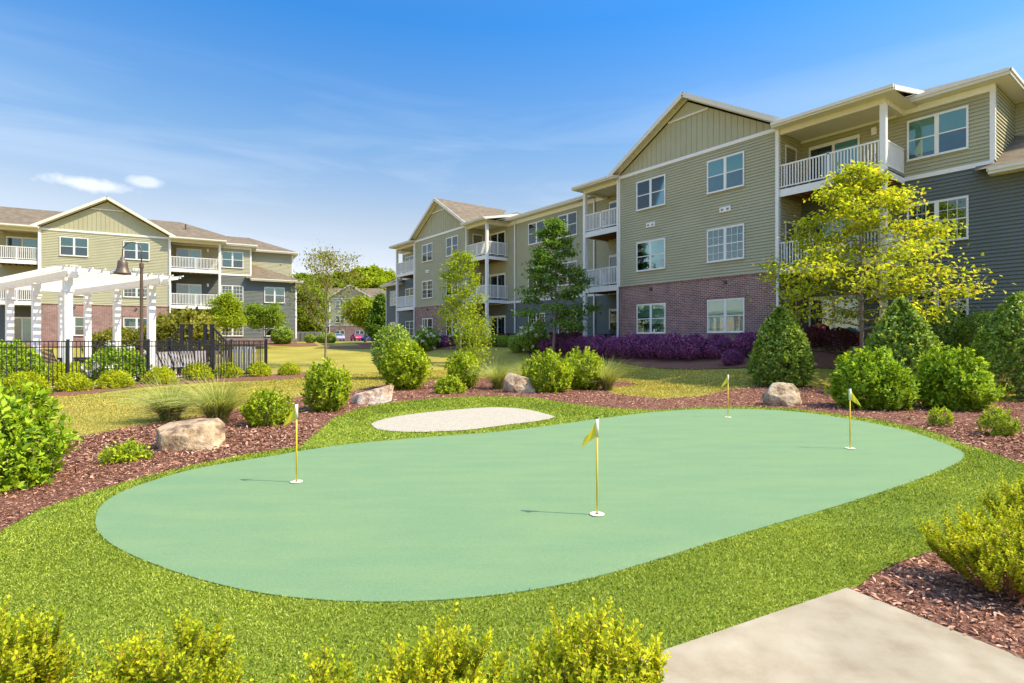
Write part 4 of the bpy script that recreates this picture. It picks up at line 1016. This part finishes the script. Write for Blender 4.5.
s = tree('small_tree', L_(16.6, 4.0), 3.6, 3.6, M['lf_mid'], .42, .06, 26, .16, .10, 55, .6, .3, lambda q: .95-.4*q, 207, spread=.35, sub=4)
tag(s, 'low spreading tree before the green end wing of the left block', 'tree')
# trees between the buildings
def fartree(px, Y, H, W, mat, label, seed, base=.12, per=60, nb=40, prof=None, leaf=.5, name='distant_tree', tilt=.5, group='trees between the two blocks'):
    s = tree(name, at(px, Y), H, W, mat, base, .16, nb, leaf, leaf*.62, per, tilt, 0, prof or (lambda q: math.sin((q*.78+.18)*math.pi)**.7), seed, spread=.35, sub=5)
    tag(s, label, 'tree', group)
fartree(301, 84, 9.5, 8.5, M['lf_mid'], 'green tree rising beside the end of the left block', 211, base=.05, leaf=.4)
fartree(365, 76, 5.8, 5.4, M['lf_yg'], 'bright green round tree above the parked red car', 213, base=.3, leaf=.3)
fartree(380, 72, 6.2, 4.0, M['lf_dark'], 'dark narrow evergreen left of the right block', 214, base=.02, leaf=.28, prof=lambda q: (1-q)**.8, nb=50)
for i, (px, Y, H, W, mt) in enumerate(((300,150,17.5,17,'lf_mid'),(322,160,17,17,'lf_olive'),(345,152,18,19,'lf_mid'),(372,158,20.5,20,'lf_yg'),(394,160,16.5,18,'lf_mid'),(276,165,15,17,'lf_mid'))):
    fartree(px, Y, H, W, M[mt], ['tall tree on the skyline just right of the left block','olive tree on the skyline above the young lawn tree','tall green tree on the skyline behind the distant roof, left part','tallest rounded tree on the skyline behind the distant roof','tall green tree on the skyline touching the right block','skyline tree hidden behind the end of the left block'][i], 220+i, leaf=.8, per=45, group='skyline trees behind the distant block')
# shrubs near the left block and around the AC units
bs = shrub('round_bush', at(310, 60), 1.2, .95, M['lf_green'], 'ball', 900, 7, .085, .05, .2, .1, 110); tag(bs, 'round bush before the air conditioners, left one', 'shrub', 'bushes by the air conditioners')
place(bs, at(322, 60), 1.0, label='round bush before the air conditioners, middle one', cat='shrub', group='bushes by the air conditioners')
place(bs, at(330, 59), 1.1, label='round bush before the air conditioners, right one', cat='shrub', group='bushes by the air conditioners')
place(bs, L_(18.4, .3), 1.7, label='clipped bush under the end window of the left block', cat='shrub')
for i, (px, Y, h) in enumerate(((103,36,1.9),(118,36,2.2),(131,36,2.0),(163,36.5,2.7),(170,37,2.8),(187,35,3.4))):
    x, y, z = at(px, Y)
    o = place(hb if 0 else bs, (x, y, z), (h*.95, h*.95, h*1.0), label=['bush seen between pergola posts, leftmost of the row by the brick wall','bush seen between pergola posts, second of the row by the brick wall','bush behind the lamp post by the brick wall','olive bush right of the last pergola post','olive bush left of the black frame','taller bush behind the black frame'][i], cat='shrub', group='bushes before the brick wall of the left block')
    for c in o.children:
        if c.name.startswith('foliage'):
            c.data = c.data.copy() if i == 0 else OL
            if i == 0: OL = c.data; OL.materials[0] = M['lf_olive']
s = shrub('flowering_shrub', at(117, 19.9), 2.0, 1.3, M['lf_hyd'], 'dome', 1000, 8, .09, .055, .18, .12, 112, flowers=22); tag(s, 'bright shrub with white flowers behind the pool fence', 'shrub')
s = shrub('leafy_shrub', at(8, 17.6), 1.9, 1.5, M['lf_hyd'], 'dome', 900, 8, .09, .055, .18, .12, 113); tag(s, 'bright leafy shrub behind the pool fence at the left edge', 'shrub')
lh = shrub('low_hedge', at(40, 18.6), 1.3, .78, M['lf_gold'], 'box', 800, 7, .06, .03, .1, .06, 114); tag(lh, 'low yellow-green hedge plant behind the fence, leftmost', 'shrub', 'low hedge inside the pool fence')
place(lh, at(58, 19.0), 1, label='low yellow-green hedge plant behind the nearest fence post', cat='shrub', group='low hedge inside the pool fence')
place(lh, at(76, 19.4), 1, label='low yellow-green hedge plant behind the fence, rightmost', cat='shrub', group='low hedge inside the pool fence')

# ------------------------------------------------------------------ fence
F = empty('pool_fence', (0, 0, 0))
def fpost(p):
    mb = MB(); mb.box(-.035, .035, -.035, .035, -.05, 1.56); mb.box(-.042, .042, -.042, .042, 1.56, 1.585); o = mb.build('post', M['black'], F, loc=(p[0], p[1], .02)); o.rotation_euler = (0, 0, math.atan2(df[1], df[0])); return o
def fpanel(a, b):
    mb = MB(); a, b = np.array(a), np.array(b); L = np.linalg.norm(b-a)
    for z in (.12, 1.32, 1.50): mb.box(.04, L-.04, -.016, .016, z, z+.034)
    k = .12
    while k < L-.06: mb.box(k-.009, k+.009, -.009, .009, .06, 1.51); k += .113
    o = mb.build('panel', M['black'], F, loc=(a[0], a[1], .02)); o.rotation_euler = (0, 0, math.atan2(*(b-a)[::-1]))
pts = [Pf+df*2.44*k for k in range(-2, 4)]
for p in pts: fpost(p)
for a, b in zip(pts, pts[1:]): fpanel(a, b)
back = [pts[-1]-nf*2.44*k for k in range(0, 5)]
for p in back[1:]: fpost(p)
for a, b in zip(back, back[1:]): fpanel(a, b)
tag(F, 'black metal picket fence around the pool deck', 'fence')

# ------------------------------------------------------------------ pergola
PA = np.array([-15.9, 19.5]); dp = np.array([-.827, .562])
PG = empty('pergola', (PA[0], PA[1], .02), math.atan2(dp[1], dp[0]))   # local x along the beams (away-left), local y = depth sign
# local +y is the left normal of dp; depth direction (.562,.827) is the right normal => -y
zt = 3.78
def ppost(x, y):
    mb = MB(); mb.box(x-.12, x+.12, y-.12, y+.12, 0, zt); mb.box(x-.15, x+.15, y-.15, y+.15, 0, .2)
    mb.box(x-.15, x+.15, y-.15, y+.15, zt-.5, zt-.42); mb.build('post', M['white'], PG)
for k in range(4):
    ppost(3.35*k, 0); ppost(.62+3.35*k, -2.95)
for y in (0, -2.95):
    for q in (-.1, .1):
        mb = MB(); mb.box(-.5, 10.8, y+q*1.5-.03, y+q*1.5+.03, zt, zt+.22); mb.box(-.62, -.5, y+q*1.5-.03, y+q*1.5+.03, zt+.08, zt+.22); mb.build('beam', M['white'], PG)
x = -.45
while x < 10.7:
    mb = MB(); mb.box(x-.02, x+.02, -3.5, .45, zt+.2201, zt+.33); mb.box(x-.02, x+.02, -3.6, -3.5, zt+.27, zt+.33); mb.box(x-.02, x+.02, .45, .55, zt+.27, zt+.33)
    mb.build('rafter', M['white'], PG); x += .2
mb = MB(); y = -3.55
while y < .55: mb.box(-.75, 10.9, y-.025, y+.025, zt+.331, zt+.375); y += .38
mb.build('lattice', M['white'], PG)
tag(PG, 'white wooden pergola with square posts on the pool deck', 'pergola')

# ------------------------------------------------------------------ lamp post
lx, ly = (141.5-512)/FPX*20.1, 20.1
LP = empty('street_lamp', (lx, ly, .0), 0); LP.scale = (.97, .97, .985)
mb = MB(); mb.lathe([(.001, 0), (.16, 0), (.16, .08), (.09, .3), (.065, .5), (.055, 4.28), (.075, 4.30), (.075, 4.46), (.03, 4.5), (.001, 4.5)], n=16); mb.build('pole', M['bronze'], LP, smooth=False)
mb = MB(); P = [(0, 0, 4.45)]
for k in range(13):
    a = math.pi*k/12; P.append((-.36+.36*math.cos(a), 0, 4.9+.36*math.sin(a)))
P.append((-.72, 0, 4.72)); mb.tube(P, .022, 8); mb.build('arm', M['bronze'], LP, smooth=True)
mb = MB(); mb.lathe([(.001, 4.74), (.06, 4.72), (.07, 4.62), (.13, 4.58), (.165, 4.5), (.175, 4.36), (.205, 4.22), (.27, 4.12), (.30, 4.07), (.28, 4.07), (.16, 4.2), (.001, 4.3)], c=(-.72, 0, 0), n=24); mb.build('lamp_shade', M['bronze'], LP, smooth=True)
tag(LP, 'bronze lamp post with curved arm and bell shade beside the pergola', 'street lamp')

# ------------------------------------------------------------------ black frame and pool furniture behind the fence
BF = empty('black_frame', at(197, 27.5), math.atan2(df[1], df[0])*0)
for q in (-.75, -.33, .42, .75):
    mb = MB(); mb.box(q-.07, q+.07, -.07, .07, 0, 2.3); mb.box(q-.09, q+.09, -.09, .09, 2.3, 2.36); mb.build('post', M['black'], BF)
for a, b in ((-.8, -1.5), (.8, 1.5)):
    mb = MB(); mb.bar((a, 0, 2.2), (b, 0, 1.45), .06, .08); mb.bar((a, 0, 1.3), (b, 0, .55), .06, .08)
    for k in range(6):
        f = (k+.5)/6; mb.bar((a+(b-a)*f, 0, 1.3-.75*f), (a+(b-a)*f, 0, 2.2-.75*f), .025, .025)
    mb.bar((b, 0, 0), (b, 0, 1.45), .06, .06); mb.build('rail', M['black'], BF)
tag(BF, 'black metal frame of four posts with sloping rails behind the pool fence', 'metal frame')
def lounger(loc, rz, label, sc=1):
    r = empty('pool_chair', loc, rz)
    mb = MB()
    for s_ in (-.3, .3):
        mb.bar((s_, -.5, .38), (s_, .35, .38), .04, .04); mb.bar((s_, .35, .38), (s_, .75, 1.1), .04, .04)
        mb.bar((s_, -.45, 0), (s_, -.45, .38), .04, .04); mb.bar((s_, .45, 0), (s_, .35, .4), .04, .04)
    mb.bar((-.3, .75, 1.1), (.3, .75, 1.1), .04, .04); mb.build('frame', M['black'], r)
    mb = MB()
    for k in range(5):
        x = -.24+.12*k; mb.bar((x, -.5, .4), (x, .35, .4), .08, .012); mb.bar((x, .35, .4), (x, .75, 1.09), .08, .012)
    mb.build('seat', M['white'], r)
    return tag(r, label, 'pool chair', 'white-strapped pool chairs behind the fence')
for i, (px, Y) in enumerate(((139,21.8),(155,22.8),(165,23.4),(173,23.8),(180,24.4),(191,25),(201,25.6),(220,26.6))):
    lounger(at(px, Y), R(150+9*i), ['pool chair below the lamp post','pool chair just right of the second fence post','pool chair right of the lamp post, third from left','pool chair fourth from left, left of the black frame','pool chair beside the left rail of the black frame','pool chair before the black frame, left one','pool chair before the black frame, right one','pool chair right of the third fence post'][i])
WP = empty('white_panel', at(243, 26.2), R(-6)); mb = MB()
for k in range(8): mb.box(-.6+.165*k-.045, -.6+.165*k+.045, -.02, .02, .02, 1.25)
mb.build('slat', M['white'], WP); mb = MB(); mb.box(-.66, .62, .02, .06, .2, .3); mb.box(-.66, .62, .02, .06, 1.0, 1.1); mb.build('rail', M['white'], WP)
tag(WP, 'white slatted screen inside the corner of the pool fence', 'screen')
def sling(px, Y, rz, mat, label):
    r = empty('sling_chair', at(px, Y), rz); mb = MB()
    P = [(-.45, .55), (-.2, .38), (.15, .45), (.4, .85), (.52, 1.2)]
    for y0 in (-.32, .32): mb.tube([(a, y0, b) for a, b in P], .022, 6); mb.tube([(-.4, y0, 0), (.1, y0, .5)], .02, 6); mb.tube([(.4, y0, 0), (.0, y0, .45)], .02, 6)
    mb.build('frame', M['brown'], r); mb = MB()
    for (a, b), (c, d_) in zip(P, P[1:]): mb.face([(a, -.3, b), (a, .3, b), (c, .3, d_), (c, -.3, d_)])
    mb.build('seat', mat, r); return tag(r, label, 'chair', 'sling chairs under the pergola')
sling(45, 21.5, R(200), M['teal'], 'grey-green sling chair under the pergola, right of the second post')
sling(55, 22.0, R(170), M['gr_dead'], 'tan sling chair beside the nearest pergola post')
sling(27, 21.4, R(200), M['teal'], 'grey-green sling chair under the pergola, between the left two posts')
r = empty('patio_table', at(84, 22.5)); mb = MB(); mb.box(-.7, .7, -.5, .5, .78, .86); mb.build('tabletop', M['black'], r); mb = MB()
for a in (-.6, .6):
    for b in (-.4, .4): mb.box(a-.04, a+.04, b-.04, b+.04, 0, .78)
mb.build('leg', M['black'], r); mb = MB(); mb.box(-.66, .66, -.46, .46, .3, .74); mb.build('skirt', M['black'], r)
tag(r, 'dark table behind the fence, right of the nearest pergola post', 'table')

# ------------------------------------------------------------------ patio furniture
def adir(loc, rz, mat, label, group):
    r = empty('patio_chair', loc, rz); mb = MB()
    for k in range(5): mb.bar((-.22+.11*k, -.05, .36), (-.22+.11*k, .42, .28), .09, .02)
    mb.build('seat', mat, r); mb = MB()
    for k in range(6): mb.bar((-.25+.1*k, .38, .3), (-.27+.108*k, .66, .98-.05*abs(k-2.5)), .085, .02)
    mb.build('backrest', mat, r)
    for s_ in (-1, 1):
        mb = MB(); mb.bar((s_*.31, -.12, .58), (s_*.31, .5, .56), .1, .025); mb.build('armrest', mat, r)
        mb = MB(); mb.bar((s_*.3, -.05, 0), (s_*.3, -.05, .58), .06, .06); mb.build('leg', mat, r)
        mb = MB(); mb.bar((s_*.3, .45, 0), (s_*.3, .42, .56), .06, .06); mb.build('leg', mat, r)
    return tag(r, label, 'chair', group)
rzR = math.atan2(-uR[1], -uR[0])
def Rp(s, o, z=1.335): p = PR+uR*s+nR*o; return (p[0], p[1], z)
adir(Rp(-1.05, -1.1), rzR+.3, M['red'], 'red chair on the ground floor patio, left of the tree trunk', 'red patio chairs')
adir(Rp(-3.0, -.9), rzR-.6, M['red'], 'red chair on the ground floor patio, right of the tree trunk', 'red patio chairs')
adir(Rp(10.3, -.9), rzR+.2, M['brown'], 'dark chair on the shaded patio, next to the brick corner', 'dark patio chairs')
adir(Rp(11.2, -.9), rzR-.2, M['brown'], 'dark chair on the shaded patio, next to the white post', 'dark patio chairs')

# ------------------------------------------------------------------ AC units, cars
def acunit(loc, label):
    r = empty('air_conditioner', loc, R(10)); mb = MB(); mb.box(-.42, .42, -.42, .42, .08, 1.0); 
    for k in range(9): mb.box(-.43, .43, -.43, .43, .14+.09*k, .155+.09*k)
    mb.build('casing', M['steel'], r); mb = MB(); mb.lathe([(.001, 1.03), (.33, 1.03), (.38, 1.0), (.38, .99)], n=18); mb.build('fan_guard', M['black'], r)
    return tag(r, label, 'air conditioner', 'air conditioners at the end of the left block')
for i in range(5):
    px = 300+4.6*i; o = acunit(at(px, 63), ['grey air conditioner nearest the wall of the left block','grey air conditioner, second from the left block','grey air conditioner, middle of the five','grey air conditioner, fourth from the left block','grey air conditioner farthest from the left block'][i])
    o.scale = (.75, .75, 1.25)
def car(px, Y, rz, mat, label, sc=1):
    r = empty('parked_car', (at(px, Y)[0], Y, tz(0, Y)+.04), rz); r.scale = (sc,)*3
    prof = [(-2.2,.35),(-2.25,.7),(-2.1,.92),(-1.5,1.0),(-.95,1.38),(-.2,1.48),(.7,1.42),(1.35,1.02),(2.05,.88),(2.25,.6),(2.2,.32)]
    mb = MB(); n = len(prof)
    for s_ in (-.85, .85): mb.face([(x, s_*(1 if z < 1.05 else .84), z) for x, z in prof])
    for (a, b), (c, d_) in zip(prof, prof[1:]+prof[:1]):
        w1, w2 = (.85 if b < 1.05 else .714), (.85 if d_ < 1.05 else .714)
        mb.face([(a, -w1, b), (a, w1, b), (c, w2, d_), (c, -w2, d_)])
    mb.build('body', mat, r)
    mb = MB()
    for s_ in (-1, 1): mb.face([(-1.35, s_*.80, 1.04), (-.88, s_*.765, 1.32), (.62, s_*.765, 1.34), (1.15, s_*.80, 1.04)])
    mb.face([(1.32, -.7, 1.06), (1.32, .7, 1.06), (.76, .66, 1.4), (.76, -.66, 1.4)]); mb.face([(-1.46, -.7, 1.04), (-1.46, .7, 1.04), (-1.0, .66, 1.36), (-1.0, -.66, 1.36)])
    mb.build('window', M['carglass'], r)
    for x in (-1.4, 1.4):
        for y in (-.8, .8): mb = MB(); mb.tube([(x, y-.1, .33), (x, y+.1, .33)], .33, 14); mb.build('wheel', M['tyre'], r)
    for y in (-.6, .6): mb = MB(); mb.box(2.2, 2.27, y-.15, y+.15, .62, .74); mb.build('headlight', M['white'], r)
    return tag(r, label, 'car', 'cars parked before the distant block')
car(357, 112, R(-60), M['carred'], 'red car in the distant car park')
car(370, 112, R(-115), M['carblue'], 'blue car in the distant car park, next to the dark evergreen')
car(338, 108, R(-60), M['carsilver'], 'purplish silver car behind the young lawn tree')
car(317, 114, R(-30), M['carwhite'], 'white car above the row of air conditioners', 1.2)

# ------------------------------------------------------------------ sky, sun, camera
el, az = 52., 100.
w = bpy.data.worlds.new('World'); scene.world = w; w.use_nodes = True; nt = w.node_tree; nt.nodes.clear()
sky = N(nt, 'ShaderNodeTexSky', sky_type='NISHITA', sun_disc=False, sun_elevation=R(el), sun_rotation=R(az), altitude=200, air_density=1.0, dust_density=.6, ozone_density=2.2)
tc = N(nt, 'ShaderNodeTexCoord'); sp = N(nt, 'ShaderNodeSeparateXYZ'); nt.links.new(tc.outputs['Generated'], sp.inputs[0])
tint = ramp(nt, sp.outputs[2], [(.0, (.30, .225, .196)), (.1, (.31, .225, .196)), (.2, (.288, .227, .188)), (.33, (.183, .225, .236)), (.5, (.063, .20, .30)), (.56, (.08, .215, .31)), (.7, (.78, .80, .8)), (1, (1, 1, .96))])  # dome overhead, unseen by the camera, is brightened to add fill in shade
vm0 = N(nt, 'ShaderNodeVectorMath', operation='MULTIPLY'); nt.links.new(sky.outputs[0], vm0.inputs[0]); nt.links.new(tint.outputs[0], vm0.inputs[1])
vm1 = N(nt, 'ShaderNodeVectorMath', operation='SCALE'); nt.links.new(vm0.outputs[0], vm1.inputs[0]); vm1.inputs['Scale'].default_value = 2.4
# thin cirrus: stretched noise in a band above the horizon
mp = N(nt, 'ShaderNodeMapping'); nt.links.new(tc.outputs['Generated'], mp.inputs[0]); mp.inputs['Scale'].default_value = (1.6, 1.6, 11); mp.inputs['Rotation'].default_value = (0, R(5), 0)
nz = noise(nt, 1.6, 7, mp.outputs[0], .55); nz.inputs['Distortion'].default_value = .6
r1 = ramp(nt, nz.outputs[0], [(.44, (0, 0, 0)), (.75, (.3, .3, .3))])
bd = ramp(nt, sp.outputs[2], [(.0, (.0,)*3), (.12, (.5,)*3), (.24, (1,)*3), (.34, (.6,)*3), (.44, (0,)*3)])
mul = N(nt, 'ShaderNodeMath', operation='MULTIPLY'); nt.links.new(r1.outputs[0], mul.inputs[0]); nt.links.new(bd.outputs[0], mul.inputs[1])
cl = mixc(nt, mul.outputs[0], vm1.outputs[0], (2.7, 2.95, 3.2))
# small cumulus pair
def puff(prev, px, py, sx, sz, amp):
    v = Vector(((px-512)/FPX, 1, (HOR-py)/FPX)).normalized()
    vm = N(nt, 'ShaderNodeVectorMath', operation='SUBTRACT'); nt.links.new(tc.outputs['Generated'], vm.inputs[0]); vm.inputs[1].default_value = v
    m2 = N(nt, 'ShaderNodeVectorMath', operation='MULTIPLY'); nt.links.new(vm.outputs[0], m2.inputs[0]); m2.inputs[1].default_value = (1/sx, 1/sx, 1/sz)
    ln = N(nt, 'ShaderNodeVectorMath', operation='LENGTH'); nt.links.new(m2.outputs[0], ln.inputs[0])
    nn = noise(nt, 38, 5, tc.outputs['Generated'], .6)
    ad = N(nt, 'ShaderNodeMath', operation='MULTIPLY_ADD'); nt.links.new(nn.outputs[0], ad.inputs[0]); ad.inputs[1].default_value = 1.5; nt.links.new(ln.outputs[1], ad.inputs[2])
    rr_ = ramp(nt, ad.outputs[0], [(.0, (amp,)*3), (.62, (amp,)*3), (1., (0, 0, 0))])
    rr_.color_ramp.elements[0].position = 0
    dv = N(nt, 'ShaderNodeMath', operation='DIVIDE'); nt.links.new(ad.outputs[0], dv.inputs[0]); dv.inputs[1].default_value = 1.9
    nt.links.new(dv.outputs[0], rr_.inputs[0])
    return mixc(nt, rr_.outputs[0], prev, (3.6, 3.6, 3.7))
cl = puff(cl, 90, 184.5, .05, .009, .55); cl = puff(cl, 146, 182, .024, .008, .45)
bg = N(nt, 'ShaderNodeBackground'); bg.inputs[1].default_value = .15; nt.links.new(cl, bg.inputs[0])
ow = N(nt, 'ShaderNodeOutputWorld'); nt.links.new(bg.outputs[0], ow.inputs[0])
L = bpy.data.lights.new('sun', 'SUN'); L.energy = 3.2; L.angle = R(.53); L.color = (1, .86, .58)
lo = bpy.data.objects.new('sun', L); COL.objects.link(lo)
sd = Vector((math.sin(R(az))*math.cos(R(el)), math.cos(R(az))*math.cos(R(el)), math.sin(R(el))))
lo.rotation_euler = (-sd).to_track_quat('-Z', 'Y').to_euler()
cam = bpy.data.cameras.new('camera'); co = bpy.data.objects.new('camera', cam); COL.objects.link(co)
co.location = (0, 0, CAMH); co.rotation_euler = (R(90), 0, 0); cam.sensor_width = 36; cam.lens = 36*FPX/1024
cam.shift_y = -(341.5-HOR)/1024; cam.clip_end = 6000; cam.clip_start = .05
scene.camera = co
vs = scene.view_settings; vs.view_transform = 'Standard'; vs.look = 'None'; vs.exposure = 1.3; vs.gamma = 1
